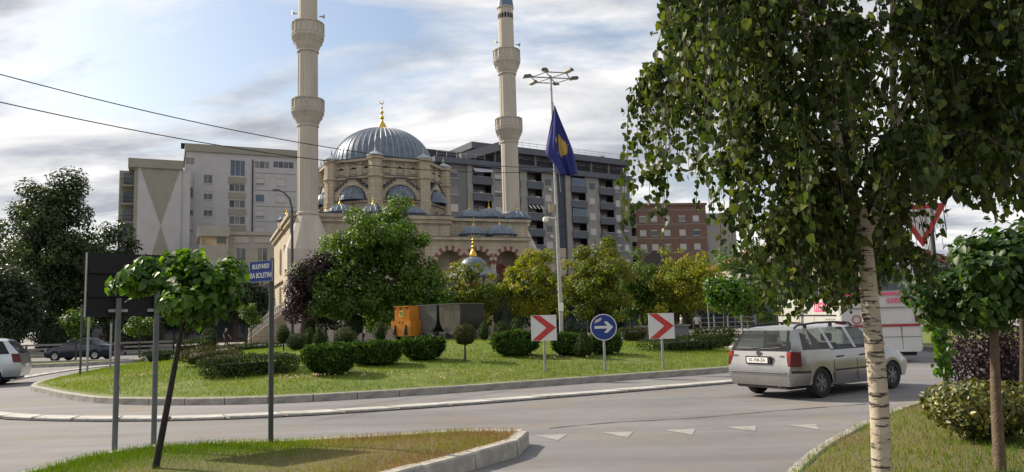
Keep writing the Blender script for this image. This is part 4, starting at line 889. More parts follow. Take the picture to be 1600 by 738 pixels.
def wheel(parent, x, y, R, w, rimm, spokes=5):
    sg = 1 if y > 0 else -1
    prof = [(R*.60, -w*.42), (R*.66, -w*.5), (R*.93, -w*.5), (R, -w*.36), (R, w*.36), (R*.93, w*.5), (R*.66, w*.5), (R*.60, w*.42)]
    a = MB().lathe(prof, 28, caps=False); a.v = [(p[0], p[2], p[1]) for p in a.v]; a.f = [f[::-1] for f in a.f]
    o = a.build('wheel', RUB, parent, 40); o.location = (x, y, R)
    r_ = MB().lathe([(R*.61, -w*.4), (R*.61, w*.40), (R*.56, w*.42), (R*.53, w*.28), (.02, w*.2)], 28, caps=False); r_.v = [(p[0], p[2]*sg, p[1]) for p in r_.v]
    for k in range(spokes):
        an = 2*math.pi*k/spokes+.3; c_, s_ = math.cos(an), math.sin(an); wd = R*.09
        q = [(c_*R*.12-s_*wd, s_*R*.12+c_*wd), (c_*R*.12+s_*wd, s_*R*.12-c_*wd), (c_*R*.57+s_*wd*.7, s_*R*.57-c_*wd*.7), (c_*R*.57-s_*wd*.7, s_*R*.57+c_*wd*.7)]
        b_ = MB().slab(q, w*.22, w*.38); r_.add([(p[0], p[2]*sg, p[1]) for p in b_.v], b_.f)
    b_ = MB().lathe([(R*.15, w*.2), (R*.15, w*.4), (.02, w*.42)], 12); r_.add([(p[0], p[2]*sg, p[1]) for p in b_.v], b_.f)
    r_.build('rim', rimm, o, 40)
def car_body(root, base, tags, arches, paint, wz, wR, wins=True):
    """grid of stations x rows; cells listed in tags become panes, the rest the painted shell; arches are cut along row 0"""
    st = []; src = []
    for i in range(len(base)-1):
        A, B = np.array(base[i], float), np.array(base[i+1], float); ts = [0.0]
        for ax in arches:
            for c_ in (-1.02, -1, -.92, -.75, -.5, -.2, .2, .5, .75, .92, 1, 1.02):
                t_ = (ax+c_*wR-A[0, 0])/(B[0, 0]-A[0, 0]+1e-9)
                if 0.01 < t_ < 0.99: ts.append(t_)
        for t_ in sorted(ts): st.append(A+(B-A)*t_); src.append(i)
    st.append(np.array(base[-1], float)); src.append(len(base)-2)
    for s in st:
        for ax in arches:
            dx = s[0, 0]-ax
            if abs(dx) <= wR*1.001:
                s[0, 2] = max(s[0, 2], wz+math.sqrt(max(0, wR*wR-dx*dx))); s[0, 1] = s[1, 1]-.005
                for j, gap in ((1, .05), (2, .12)): s[j, 2] = max(s[j, 2], s[0, 2]+gap)
    parts = {}; mir = lambda p: (p[0], -p[1], p[2])
    def put(nm, q): parts.setdefault(nm, MB()).add(q, [(0, 1, 2, 3)])
    for i in range(len(st)-1):
        for j in range(st[0].shape[0]-1):
            q = [st[i][j], st[i+1][j], st[i+1][j+1], st[i][j+1]]; tg = tags.get((src[i], j))
            put((tg+'|L') if tg and not tg.startswith('*') else (tg or 'body'), [tuple(p) for p in q][::-1]); put((tg+'|R') if tg and not tg.startswith('*') else (tg or 'body'), [mir(p) for p in q])
    for e, key in ((0, 'rear'), (-1, 'front')):
        s = st[e]
        for j in range(s.shape[0]-1):
            q = [tuple(s[j]), tuple(s[j+1]), mir(s[j+1]), mir(s[j])]; put(tags.get((key, j), 'body'), q if e == 0 else q[::-1])
    import bmesh
    for nm, mb in parts.items():
        me = mb.mesh('x', paint if nm == 'body' else CGL); bm = bmesh.new(); bm.from_mesh(me); bmesh.ops.remove_doubles(bm, verts=bm.verts, dist=.0005); bmesh.ops.recalc_face_normals(bm, faces=bm.faces); bm.to_mesh(me); bm.free()
        me.shade_smooth(); me.set_sharp_from_angle(angle=rad(32)); clean = nm.replace('*', '').split('|')[0]; me.name = clean; link(clean, me, root)
    return st
WAGON = [
 [(-.84, .72, .27), (-.91, .76, .50), (-.87, .78, .70), (-.80, .76, .98), (-.54, .61, 1.37), (-.47, .50, 1.42), (-.44, 0, 1.44)],
 [(-.62, .80, .28), (-.62, .865, .5), (-.60, .868, .75), (-.54, .845, .975), (-.40, .665, 1.375), (-.36, .5, 1.44), (-.35, 0, 1.465)],
 [(.36, .80, .24), (.36, .872, .5), (.36, .872, .75), (.36, .85, .965), (.24, .68, 1.395), (.22, .5, 1.455), (.22, 0, 1.48)],
 [(.46, .80, .24), (.46, .872, .5), (.46, .872, .75), (.46, .85, .96), (.33, .68, 1.40), (.32, .5, 1.458), (.32, 0, 1.482)],
 [(1.16, .80, .22), (1.16, .872, .5), (1.16, .872, .75), (1.16, .85, .95), (1.02, .68, 1.40), (1.0, .5, 1.458), (1.0, 0, 1.485)],
 [(1.25, .80, .22), (1.25, .872, .5), (1.25, .872, .75), (1.25, .85, .948), (1.13, .68, 1.398), (1.12, .5, 1.455), (1.12, 0, 1.482)],
 [(2.06, .80, .24), (2.06, .87, .5), (2.06, .87, .74), (2.10, .84, .935), (1.62, .66, 1.37), (1.58, .5, 1.425), (1.55, 0, 1.445)],
 [(2.16, .80, .26), (2.16, .868, .5), (2.18, .868, .73), (2.22, .82, .925), (2.26, .70, .95), (2.34, .5, .965), (2.40, 0, .975)],
 [(2.86, .80, .26), (2.86, .86, .5), (2.86, .85, .70), (2.86, .76, .83), (2.86, .62, .87), (2.86, .4, .885), (2.86, 0, .895)],
 [(3.20, .72, .25), (3.26, .76, .48), (3.24, .76, .62), (3.18, .70, .73), (3.16, .56, .765), (3.18, .4, .775), (3.2, 0, .785)],
 [(3.28, .55, .26), (3.37, .6, .47), (3.35, .6, .60), (3.28, .56, .70), (3.26, .48, .73), (3.28, .35, .74), (3.3, 0, .745)]]
WT = {(1, 3): 'quarter_window', (3, 3): 'rear_door_window', (5, 3): 'front_door_window', (6, 4): '*windscreen', (6, 5): '*windscreen', ('rear', 3): '*rear_window'}
def scaled(base, fx=1, fy=1, fz=1, belt=0.0, f=None):
    o = [[(p[0]*fx, p[1]*fy, p[2]*fz) for p in s] for s in base]
    return [[f(p) for p in s] for s in o] if f else o
def seats(root, zs=.45, col=SEAT):
    for x_, y_ in ((1.2, .36), (1.2, -.36), (.32, .36), (.32, -.36)):
        m_ = MB(); m_.frustum([(x_-.02, y_-.24, zs), (x_+.5, y_-.24, zs), (x_+.5, y_+.24, zs), (x_-.02, y_+.24, zs)], [(x_, y_-.24, zs+.14), (x_+.5, y_-.24, zs+.17), (x_+.5, y_+.24, zs+.17), (x_, y_+.24, zs+.14)])
        m_.frustum([(x_-.12, y_-.23, zs+.1), (x_+.02, y_-.23, zs+.1), (x_+.02, y_+.23, zs+.1), (x_-.12, y_+.23, zs+.1)], [(x_-.3, y_-.2, zs+.62), (x_-.2, y_-.2, zs+.62), (x_-.2, y_+.2, zs+.62), (x_-.3, y_+.2, zs+.62)])
        m_.box(x_-.31, x_-.22, y_-.12, y_+.12, zs+.65, zs+.82); bevel(m_.build('seat', col, root), .03, 2)
    MB().box(1.75, 2.15, -.7, .7, .62, .92).build('dashboard', BLK, root)
# ---- silver estate car
ca = math.atan2(.54, .84); cc = gr(1234, 617); SIL = carpaint('silver_paint', (0.33, 0.327, 0.325))
vw = empty('estate_car', (5.72, 16.1, 0), ca, 'silver estate car with black roof rails driving round the roundabout', 'car')
car_body(vw, WAGON, WT, (0.0, 2.51), SIL, .30, .335); seats(vw)
MB().box(-.72, 3.1, -.64, .64, .20, .44).build('underbody', BLK, vw)
for x_ in (0, 2.51):
    for y_ in (-.755, .755): wheel(vw, x_, y_, .305, .2, RIM, 6)
for s in (-1, 1):
    o = MB().tube([(-.42, s*.585, 1.41), (-.34, s*.60, 1.465), (.3, s*.605, 1.505), (.9, s*.605, 1.505), (1.40, s*.60, 1.475), (1.52, s*.58, 1.42)], .021, 8).build('roof_rail', BLK, vw, 50)
    for x_ in (-.1, .75): MB().box(x_-.04, x_+.04, s*.60-.02, s*.60+.02, 1.40, 1.495).build('rail_foot', BLK, o)
    MB().box(.44, 2.1, s*.873-.006*s-.006, s*.873+.012*s+.004, .515, .55).build('side_trim', BLK, vw)
    for x_, zt_ in ((.41, .95), (1.2, .945), (2.12, .92)): MB().box(x_-.004, x_+.004, s*.870-.006, s*.870+.006, .30, zt_-.2).build('door_gap', BLK, vw)
    MB().box(.36, 2.1, s*.852-.008, s*.852+.008, .948, .966).build('window_trim', BLK, vw)
    for x_ in (.62, 1.42):
        h = MB(); h.tube([(x_-.09, s*.868, .80), (x_-.06, s*.898, .805), (x_+.08, s*.9, .81), (x_+.11, s*.868, .81)], .016, 6); h.build('door_handle', BLK, vw, 50)
    m_ = MB(); m_.frustum([(1.93, s*.86, .98), (2.05, s*.86, .98), (2.05, s*1.02, .97), (1.95, s*1.02, .97)], [(1.92, s*.86, 1.10), (2.02, s*.86, 1.10), (2.02, s*1.02, 1.09), (1.94, s*1.02, 1.09)]); bevel(m_.build('door_mirror', SIL, vw), .02, 2)
    # tail lamp wrapping the corner, with its brighter upper lens
    lp = MB(); a = [(-.862, .615, .68), (-.885, .78, .665), (-.66, .885, .66), (-.635, .872, .94), (-.825, .785, .955), (-.805, .655, .955)]
    pts = [(p[0], s*p[1], p[2]) for p in a]; inn = [(p[0]+.05, s*(p[1]-.05), p[2]) for p in a]
    lp.add(pts+inn, [(0, 1, 4, 5), (1, 2, 3, 4), (0, 5, 11, 6), (5, 4, 10, 11), (4, 3, 9, 10), (3, 2, 8, 9), (2, 1, 7, 8), (1, 0, 6, 7)]); L_ = lp.build('tail_lamp', TAIL, vw)
    MB().lathe([(.055, 0), (.05, .012), (.02, .016)], 14, (0, 0, 0)).build('lamp_lens', mat('lamp_lens_bright', (.45, .05, .025), .25, .1, 10, coat=.2), L_).matrix_local = Matrix.Translation((-.842, s*.735, .885)) @ Matrix.Rotation(rad(-90-12), 4, 'Y')
    MB().tube([(-.05-.33, s*.876, .545), (-.66, s*.872, .55), (-.84, s*.80, .555)], .026, 6).build('bumper_strip', BLK, vw)
    fl = MB(); fl.frustum([(3.2, s*.42, .58), (3.33, s*.42, .58), (3.27, s*.72, .58), (3.15, s*.74, .58)], [(3.15, s*.42, .71), (3.27, s*.42, .71), (3.21, s*.70, .71), (3.1, s*.72, .71)]); fl.build('headlamp', CGL, vw)
    ar = MB(); 
MB().tube([(-.93, y_, .535) for y_ in np.linspace(-.7, .7, 5)], .014, 6).build('bumper_strip', BLK, vw)
MB().box(-.82, -.6, -.62, .62, .22, .29).build('bumper_lip', BLK, vw)
MB().box(-.905, -.86, -.33, .29, .70, .86).build('plate_recess', BLK, vw)
pl = MB().box(-.918, -.906, -.27, .25, .725, .835).build('number_plate', WHT, vw)
t_ = text_mesh('plate_number', '02-708-ZA', .092, BLK, pl); t_.matrix_local = Matrix.Translation((-.9185, -.01, .78)) @ Matrix.Rotation(rad(-90), 4, 'Z') @ Matrix.Rotation(rad(90), 4, 'X')
em = MB().lathe([(.055, 0), (.055, .012), (.044, .012), (.044, .006), (.01, .006)], 20); e_ = em.build('emblem', RIM, vw, 40); e_.matrix_local = Matrix.Translation((-.832, 0, .915)) @ Matrix.Rotation(rad(-104), 4, 'Y')
vw_ = MB()
for a, b_ in (((-.028, .034), (0, .004)), ((.028, .034), (0, .004)), ((-.04, .006), (-.02, -.036)), ((-.02, -.036), (0, -.004)), ((0, -.004), (.02, -.036)), ((.02, -.036), (.04, .006))): vw_.tube([(-a[1], a[0], .010), (-b_[1], b_[0], .010)], .005, 4)
vw_.build('emblem_letters', ALLOY, e_)
MB().tube([(-.82, .05, .97), (-.79, -.02, 1.0), (-.765, -.48, 1.03)], .012, 6).build('rear_wiper', BLK, vw)
for y_, w_ in ((.62, .13), (-.56, .09)): MB().box(-.852, -.835, y_-w_/2, y_+w_/2, .855, .878).build('badge', RIM, vw)
for f_, zz_ in ((-.80, .962),): MB().box(-.815, -.785, -.73, .73, .965, .99).build('rear_window_trim', BLK, vw)
MB().box(-.875, -.86, -.62, .62, .575, .583).build('tailgate_gap', BLK, vw)
MB().tube([(-.83, -.45, .27), (-.6, -.45, .28)], .03, 8).build('exhaust', RIM, vw)
# ---- pale people carrier leaving on the left
MPV = scaled(WAGON, 1.0, 1.02, 1.12, f=lambda p: (p[0]-(.0 if p[2] < 1.2 else -.02)+(0.10 if p[0] < -.3 and p[2] > 1.2 else 0), p[1], p[2]))
mv = gr(33, 603); mh = rad(180+22); PALE = carpaint('pale_silver_paint', (0.46, 0.50, 0.53))
va = empty('people_carrier', (mv[0]-1.35, mv[1]+.72, 0), mh, 'pale silver people carrier with dark lettering cut off by the left edge', 'car')
car_body(va, MPV, WT, (0.0, 2.51), PALE, .32, .35); seats(va, .55); MB().box(-.72, 3.1, -.64, .64, .2, .46).build('underbody', BLK, va)
for x_ in (0, 2.51):
    for y_ in (-.77, .77): wheel(va, x_, y_, .325, .21, ALLOY, 9)
for s in (-1, 1):
    MB().box(.42, 2.1, s*.888-.006, s*.888+.006, .84, .855).build('crease_strip', PALE, va)
    for x_ in (.41, 1.2): MB().box(x_-.004, x_+.004, s*.886-.006, s*.886+.006, .34, 1.0).build('door_gap', BLK, va)
    lp = MB(); a = [(-.86, .64, .80), (-.885, .79, .78), (-.68, .90, .80), (-.60, .872, 1.10), (-.80, .785, 1.10), (-.80, .68, 1.10)]
    pts = [(p[0], s*p[1], p[2]) for p in a]; inn = [(p[0]+.05, s*(p[1]-.05), p[2]) for p in a]; lp.add(pts+inn, [(0, 1, 4, 5), (1, 2, 3, 4), (0, 5, 11, 6), (5, 4, 10, 11), (4, 3, 9, 10), (3, 2, 8, 9), (2, 1, 7, 8), (1, 0, 6, 7)]).build('tail_lamp', TAIL, va)
    mk = MB()
    for k in range(9): x_ = .35+k*.15; mk.box(x_, x_+.11, s*.892-.002, s*.892+.002, .74-.0, .80); mk.box(x_+.02, x_+.12, s*.892-.002, s*.892+.002, .64, .69)
    mk.tube([(.12+.11*math.cos(a), s*.892, .73+.11*math.sin(a)) for a in np.linspace(.6, 5.2, 12)], .018, 5); mk.build('side_lettering', BLK, va)
MB().box(-.93, -.90, -.26, .26, .62, .73).build('number_plate', WHT, va)
# ---- dark saloon on the far road
SALOON = [
 [(-1.02, .66, .32), (-1.10, .74, .50), (-1.08, .76, .70), (-1.02, .74, .90), (-.98, .60, .95), (-.96, .42, .965), (-.95, 0, .97)],
 [(-.55, .80, .26), (-.55, .87, .5), (-.55, .87, .72), (-.55, .82, .93), (-.55, .64, .985), (-.52, .46, 1.0), (-.50, 0, 1.01)],
 [(-.05, .80, .24), (-.05, .875, .5), (-.05, .875, .74), (-.10, .845, .945), (.42, .64, 1.34), (.40, .48, 1.40), (.38, 0, 1.42)],
 [(.46, .80, .22), (.46, .875, .5), (.46, .875, .74), (.46, .85, .94), (.62, .65, 1.37), (.6, .48, 1.42), (.6, 0, 1.44)],
 [(1.18, .80, .22), (1.18, .875, .5), (1.18, .875, .74), (1.18, .85, .935), (1.08, .66, 1.385), (1.06, .48, 1.43), (1.06, 0, 1.45)],
 [(1.27, .80, .22), (1.27, .875, .5), (1.27, .875, .74), (1.27, .85, .93), (1.17, .66, 1.38), (1.16, .48, 1.43), (1.16, 0, 1.45)]]+WAGON[6:]
ST_ = {(1, 4): '*rear_window', (1, 5): '*rear_window', (2, 3): 'quarter_window', (3, 3): 'rear_door_window', (5, 3): 'front_door_window', (6, 4): '*windscreen', (6, 5): '*windscreen'}
NAVY = carpaint('navy_paint', (0.016, 0.022, 0.04), 0.3); sp_ = gr(148, 563)
vs2 = empty('saloon_car', (sp_[0], sp_[1]+.76, 0), rad(181), 'dark navy saloon car on the far road at the left', 'car')
car_body(vs2, SALOON, ST_, (0.0, 2.51), NAVY, .30, .335); seats(vs2); MB().box(-.8, 3.1, -.64, .64, .2, .44).build('underbody', BLK, vs2)
for x_ in (0, 2.51):
    for y_ in (-.76, .76): wheel(vs2, x_, y_, .31, .2, ALLOY, 5)
for s in (-1, 1):
    MB().box(-1.09, -1.0, s*.6-.12, s*.6+.12, .72, .86).build('tail_lamp', TAIL, vs2); MB().box(3.18, 3.27, s*.55-.12, s*.55+.12, .58, .68).build('headlamp', CGL, vs2); MB().box(.46, 2.1, s*.853-.01, s*.853+.01, .93, .945).build('window_trim', ALLOY, vs2)
# ---- coach
bh = math.atan2(10, 1.75); bus = empty('coach', (10.75, 25.0, 0), bh-math.pi/2, 'white coach with pink lettering and red stripes leaving behind the estate car', 'bus')
# local: x right, y forward, rear face at y=0, left flank at x=0
BW, BL, BH = 2.55, 12.0, 3.45; CWHT = mat('coach_white', (0.52, 0.515, 0.50), 0.42, 0.05, 1.2, coat=0.3, detail=7); PINK = mat('pink_lettering', (0.66, 0.10, 0.20), 0.5, .05); CRED = mat('coach_red', (0.30, 0.03, 0.035), 0.45, .1); TEAL = mat('teal_stripe', (0.0, 0.28, 0.35), 0.45, .05)
bd = MB(); prof = [(0.06, .34), (BW-.06, .34), (BW, .45), (BW, 2.2), (BW-.09, 3.2), (BW-.25, BH-.06), (BW-.5, BH), (.5, BH), (.25, BH-.06), (.09, 3.2), (0, 2.2), (0, .45)]
ys = [0, .05, .16, 1, BL-1, BL-.2, BL]; ins = [.06, .02, 0, 0, 0, .02, .08]; n_ = len(prof); vv = []
for y_, i_ in zip(ys, ins):
    for p in prof: vv.append((BW/2+(p[0]-BW/2)*(1-i_), y_+(max(0, p[1]-2.2)*.12 if y_ < .5 else 0), p[1]-(i_*.5 if p[1] > 2 else 0)))
bd.add(vv, [(j*n_+i, j*n_+(i+1) % n_, (j+1)*n_+(i+1) % n_, (j+1)*n_+i) for j in range(len(ys)-1) for i in range(n_)]+[tuple(range(n_-1, -1, -1)), tuple((len(ys)-1)*n_+i for i in range(n_))])
bdo = bd.build('body', CWHT, bus, 35)
MB().add([(.18, .012, 2.36), (BW-.18, .012, 2.36), (BW-.3, .105, 3.2), (.3, .105, 3.2), (.18, .08, 2.36), (BW-.18, .08, 2.36), (BW-.3, .16, 3.2), (.3, .16, 3.2)], [(0, 1, 2, 3), (0, 4, 5, 1), (1, 5, 6, 2), (2, 6, 7, 3), (3, 7, 4, 0)]).build('rear_window', GLZ, bus)
for k in range(5):
    y0 = .6+k*2.2
    for s, x_ in ((-1, 0), (1, BW)): MB().add([(x_+s*.006, y0, 2.30), (x_+s*.006, y0+2.1, 2.30), (x_-s*.078, y0+2.1, 3.12), (x_-s*.078, y0, 3.12), (x_-s*.1, y0, 2.30), (x_-s*.1, y0+2.1, 2.3), (x_-s*.16, y0+2.1, 3.12), (x_-s*.16, y0, 3.12)], [(0, 1, 2, 3), (0, 4, 5, 1), (1, 5, 6, 2), (2, 6, 7, 3), (3, 7, 4, 0)]).build('side_window', GLZ, bus)
MB().box(-.008, -.001, .3, BL-.5, 1.545, 1.60).build('trim_strip', BLK, bus)
MB().box(.08, BW-.08, -.002, .06, 2.20, 2.28).build('red_stripe', PINK, bus); MB().box(.06, BW-.06, -.002, .06, 1.16, 1.24).build('red_stripe', CRED, bus)
MB().box(.06, BW-.06, .0, .06, 1.78, 1.79).build('panel_gap', BLK, bus); MB().box(1.9, 1.91, .0, .06, .4, 1.15).build('panel_gap', BLK, bus); MB().box(.06, BW-.06, .0, .06, .82, .83).build('panel_gap', BLK, bus)
MB().box(-.012, .2, -.012, .5, 1.12, 1.38).build('corner_lamp', TAIL, bus); MB().box(BW-.2, BW+.01, -.012, .05, 1.30, 1.5).build('corner_lamp', TAIL, bus)
t_ = text_mesh('flank_lettering', 'uzzor', .72, PINK, bus, .004, .25, bold=.012); t_.matrix_local = Matrix.Translation((-.004, 2.3, 1.93)) @ Matrix.Rotation(rad(-90), 4, 'Z') @ Matrix.Rotation(rad(90), 4, 'X') @ Matrix.Diagonal((1.75, 1, 1, 1))
t_ = text_mesh('rear_lettering', 'uzzor', .30, PINK, bus, .004, .25, bold=.006); t_.matrix_local = Matrix.Translation((1.95, .012, 2.04)) @ Matrix.Rotation(rad(90), 4, 'X') @ Matrix.Diagonal((1.3, 1, 1, 1))
MB().tube([(1.3+.13*math.cos(a)*.0+(-.75)+.13*math.cos(a), -.004, 1.42+.13*math.sin(a)) for a in np.linspace(0, 6.28, 14)], .018, 5).build('round_badge', CRED, bus)
MB().add([(-.004, 6.2, 2.25), (-.004, 5.2, 2.25), (-.004, 6.6, 1.62)], [(0, 1, 2)]).build('teal_flash', TEAL, bus); MB().add([(-.004, 3.9, 2.25), (-.004, 3.3, 2.25), (-.004, 4.3, 1.9)], [(0, 1, 2)]).build('orange_flash', mat('orange_flash', (.6, .18, .08), .5), bus)
for y_ in (3.6, 6.4): MB().add([(-.004, y_, 1.53), (-.004, y_+.07, 1.53), (-.004, y_+.75, .9), (-.004, y_+.68, .9)], [(0, 1, 2, 3)]).build('thin_stripe', CRED, bus)
for k in range(2):
    for i in range(6): MB().box(-.02, -.001, .55+k*.75, 1.2+k*.75, 1.06+i*.075, 1.10+i*.075).build('vent_slat', mat('vent_grey', (.3, .3, .29), .6), bus)
for y_ in (3.2, 9.6):
    for x_ in (.14, BW-.14):
        pr = MB().lathe([(.3, -.13), (.46, -.14), (.5, -.1), (.5, .1), (.46, .14), (.3, .13)], 24, caps=True); pr.v = [(p[2], p[0], p[1]) for p in pr.v]; w = pr.build('wheel', RUB, bus, 40); w.location = (x_, y_, .5)
MB().box(.15, BW-.15, .3, BL-.3, .2, .36).build('underbody', BLK, bus)
MB().box(.5, 2.0, 1.5, 3.2, BH+.002, BH+.18).build('roof_hatch', CWHT, bus)
# ================================================================== MINE TRAIN ON THE ISLAND
ORG = mat('orange_paint', (0.55, 0.20, 0.02), 0.6, 0.18, 3.0, 0.15, 12, detail=8); RUST = mat('dark_rusty_steel', (0.025, 0.023, 0.023), 0.75, 0.3, 4, 0.3, 20, detail=8); GSTL = mat('grey_steel', (0.13, 0.13, 0.128), 0.6, 0.25, 3.0, 0.2, 14, metal=.3, detail=8, stretch=(3, 3, .5)); GSTW = mat('weathered_steel', (0.115, 0.10, 0.08), 0.7, 0.3, 3.0, 0.2, 14, detail=8, stretch=(3, 3, .4))
TA = rad(58)
def train_root(px, py, Y, name, label, cat, group=None):
    p = at(px, py, Y); return empty(name, (p[0], p[1], float(islz(p[0], p[1]))), TA-math.pi/2, label, cat, group)
lo = train_root(627, 528, 35.5, 'mine_locomotive', 'orange battery mine locomotive standing on the roundabout mound', 'locomotive')
# local: x right, y away along the track; front plate at y=0
w2 = .56
body = MB(); body.prism([(-w2*.78, .22), (w2*.98, .22), (w2*1.0, .95), (-w2*1.1, .95), (-w2*1.12, .80)], 0, 1.1); body.build('body', ORG, lo)
MB().box(-w2*.78, w2*.80, .06, 1.02, .955, 1.60).build('battery_box', ORG, lo); MB().box(-w2*.82, w2*.84, .0, 1.06, 1.603, 1.64).build('battery_lid', ORG, lo)
MB().box(-.12, .10, .035, .058, 1.12, 1.42).build('name_plate', mat('yellow_plate', (.62, .52, .12), .5), lo); MB().tube([(-.01+.05*math.cos(a), .03, 1.27+.09*math.sin(a)) for a in np.linspace(0, 6.28, 10)], .014, 5).build('plate_mark', BLK, lo)
for x_ in (-.35, .30):
    MB().tube([(x_, -.03, .75), (x_, -.05, .55), (x_, -.07, .30)], [.03, .07, .1], 8).build('buffer', RUST, lo); MB().box(x_-.12, x_+.12, -.1, -.003, .2, .26).build('step', GSTL, lo)
for x_ in (-.1, .1): MB().lathe([(.035, 0), (.03, .03)], 8).build('bolt', BLK, lo).matrix_local = Matrix.Translation((x_, 0, .87)) @ Matrix.Rotation(rad(90), 4, 'X')
for x_ in (-.4, -.05, .35): MB().box(x_-.03, x_+.03, .03, .058, 1.48, 1.58).build('latch', BLK, lo)
for y_ in (.28, .85):
    for x_ in (-.4, .45):
        wv = MB().lathe([(.2, -.05), (.2, .05)], 16); wv.v = [(p[2]+x_, p[0]+y_, p[1]+.2) for p in wv.v]; wv.build('wheel', RUST, lo)
def cart(px, Y, label, mtl):
    ct = train_root(px, 528, Y, 'mine_cart', label, 'mine cart', 'mine carts beside the orange locomotive'); w = .60; L_ = 1.9
    pr = [(-w, 1.62), (-w, 1.0)]+[(-w+ .0 + .46*(1-math.cos(a)), 1.0-.62*math.sin(a)) for a in np.linspace(.2, math.pi/2, 6)]; pr = pr+[(-p[0], p[1]) for p in pr[::-1]]
    MB().prism(pr, 0, L_).build('tub', RUST, ct)
    ep = MB().prism([(p[0]*.985, p[1]) for p in pr], -.03, -.003).build('end_plate', mtl, ct); MB().box(-w-.03, w+.03, -.06, .03, 1.621, 1.67).box(-w-.03, -w+.03, .03, L_, 1.621, 1.67).box(w-.03, w+.03, .03, L_, 1.621, 1.67).build('rim', mtl, ct)
    for x_ in (-.3, .3): MB().box(x_-.06, x_+.06, -.09, -.033, .52, .60).build('bracket', GSTL, ct)
    fr = MB(); fr.box(-.5, -.42, -.12, L_+.1, .27, .37).box(.42, .5, -.12, L_+.1, .27, .37).box(-.5, .5, -.2, -.12, .25, .38); fr.build('frame', GSTL, ct)
    MB().tube([(0, -.2, .3), (0, -.38, .3)], .05, 8).build('coupling', RUST, ct)
    for y_ in (.3, 1.5):
        for x_ in (-.38, .38):
            wv = MB().lathe([(.21, -.05), (.24, -.02), (.2, .05), (.05, .06)], 16); wv.v = [(p[2]+x_, p[0]+y_, p[1]+.2) for p in wv.v]; wv.build('wheel', GSTL, ct)
cart(668, 35.7, 'dark mine cart with a grey steel end between the locomotive and the other cart', GSTL); cart(704, 34.6, 'dark mine cart with a brownish weathered end, rightmost of the train', GSTW)
# ================================================================== SIGNS, POSTS, MAST
GALV = mat('galvanised_post', (.30, .31, .32), .5, .15, 5, metal=.5); GPOST = mat('green_grey_post', (.05, .062, .06), .6, .15, 6); SRED = mat('sign_red', (.42, .035, .03), .45, .08); SWHT = mat('sign_white', (.56, .56, .56), .45, .04); SBLU = mat('sign_blue', (.010, .035, .19), .4, .08); SBACK = mat('sign_back', (.006, .006, .007), .7, .15)
def post(parent, h, r=.03, m=GALV, x=0, y=0): return MB().tube([(x, y, -.25), (x, y, h)], r, 12).build('post', m, parent, 50)
def chevron(px, py, label):
    p = isl(px, py); r = empty('chevron_sign', p, rad(-2), label, 'road sign', 'red and white chevron signs'); k = p[1]/FPX; S = 39.5*k; z0 = (py-534)*k if px < 900 else (py-531)*k
    post(r, z0+S*.8, .035, y=.05); MB().box(-S/2, S/2, -.015, .012, z0, z0+S).build('panel', SWHT, r)
    a = S/2; MB().prism([(-a*.95, z0+.01), (-a*.30, z0+.01), (a*.97, z0+a), (-a*.30, z0+S-.01), (-a*.95, z0+S-.01), (a*.22, z0+a)][::1], -.019, -.0152).build('chevron', SRED, r); MB().box(-S/2+.02, S/2-.02, .0121, .02, z0+.02, z0+S-.02).build('back', SBACK, r)
chevron(852, 582, 'square red and white chevron sign left of the round blue arrow sign'); chevron(1037, 578, 'square red and white chevron sign right of the round blue arrow sign')
p = isl(946, 580); k = p[1]/FPX; r = empty('arrow_sign', p, rad(-2), 'round blue sign with a white arrow and a torn sticker', 'road sign'); zc_ = (580-513)*k; R_ = 20.5*k
post(r, zc_+R_*.6, .035, y=.05)
def disc(R1, y0, y1, nm, m):
    d = MB().lathe([(R1, 0), (R1, y1-y0)], 36); d.v = [(q[0], y0+q[2], zc_+q[1]) for q in d.v]; return d.build(nm, m, r)
disc(R_, -.012, .01, 'rim', SWHT); disc(R_*.93, -.0165, -.0122, 'face', SBLU)
ar = MB().prism([(-R_*.68, zc_-.1*R_), (R_*.28, zc_-.1*R_), (R_*.02, zc_-.42*R_), (R_*.28, zc_-.42*R_), (R_*.72, zc_), (R_*.28, zc_+.42*R_), (R_*.02, zc_+.42*R_), (R_*.28, zc_+.1*R_), (-R_*.68, zc_+.1*R_)], -.0195, -.0168).build('arrow', SWHT, r)
MB().prism([(-R_*.68, zc_+.28*R_), (-R_*.2, zc_+.5*R_), (-R_*.1, zc_+.74*R_), (-R_*.58, zc_+.56*R_)], -.0225, -.0197).build('sticker', mat('faded_sticker', (.55, .4, .42), .7, .15), r)
# street name sign
p = gr(423, 692, .2); k = p[1]/FPX; r = empty('street_name_sign', (p[0], p[1], .2), rad(0), 'blue street name sign flag-mounted on a dark green post', 'street sign'); zt_ = (692-412)*k
post(r, zt_+.02, .035, GPOST)
s_ = MB().box(-.40, .06, -.045, -.036, zt_-.29, zt_-.01).build('plate', SBLU, r); bz = MB().box(-.405, -.40, -.047, -.034, zt_-.295, zt_-.005).box(.06, .065, -.047, -.034, zt_-.295, zt_-.005).box(-.40, .06, -.047, -.034, zt_-.2955, zt_-.2905).box(-.40, .06, -.047, -.034, zt_-.0095, zt_-.0045).build('plate_edge', GALV, r)
for s2, z_, sz in (('BULEVARDI', zt_-.085, .088), ('ISA BOLETINI', zt_-.21, .098)):
    t_ = text_mesh('lettering', s2, sz, SWHT, r, .001, sx=.78, bold=.002); t_.matrix_local = Matrix.Translation((-.17, -.0475, z_)) @ Matrix.Rotation(rad(90), 4, 'X')
r.rotation_euler = (0, 0, rad(-32))
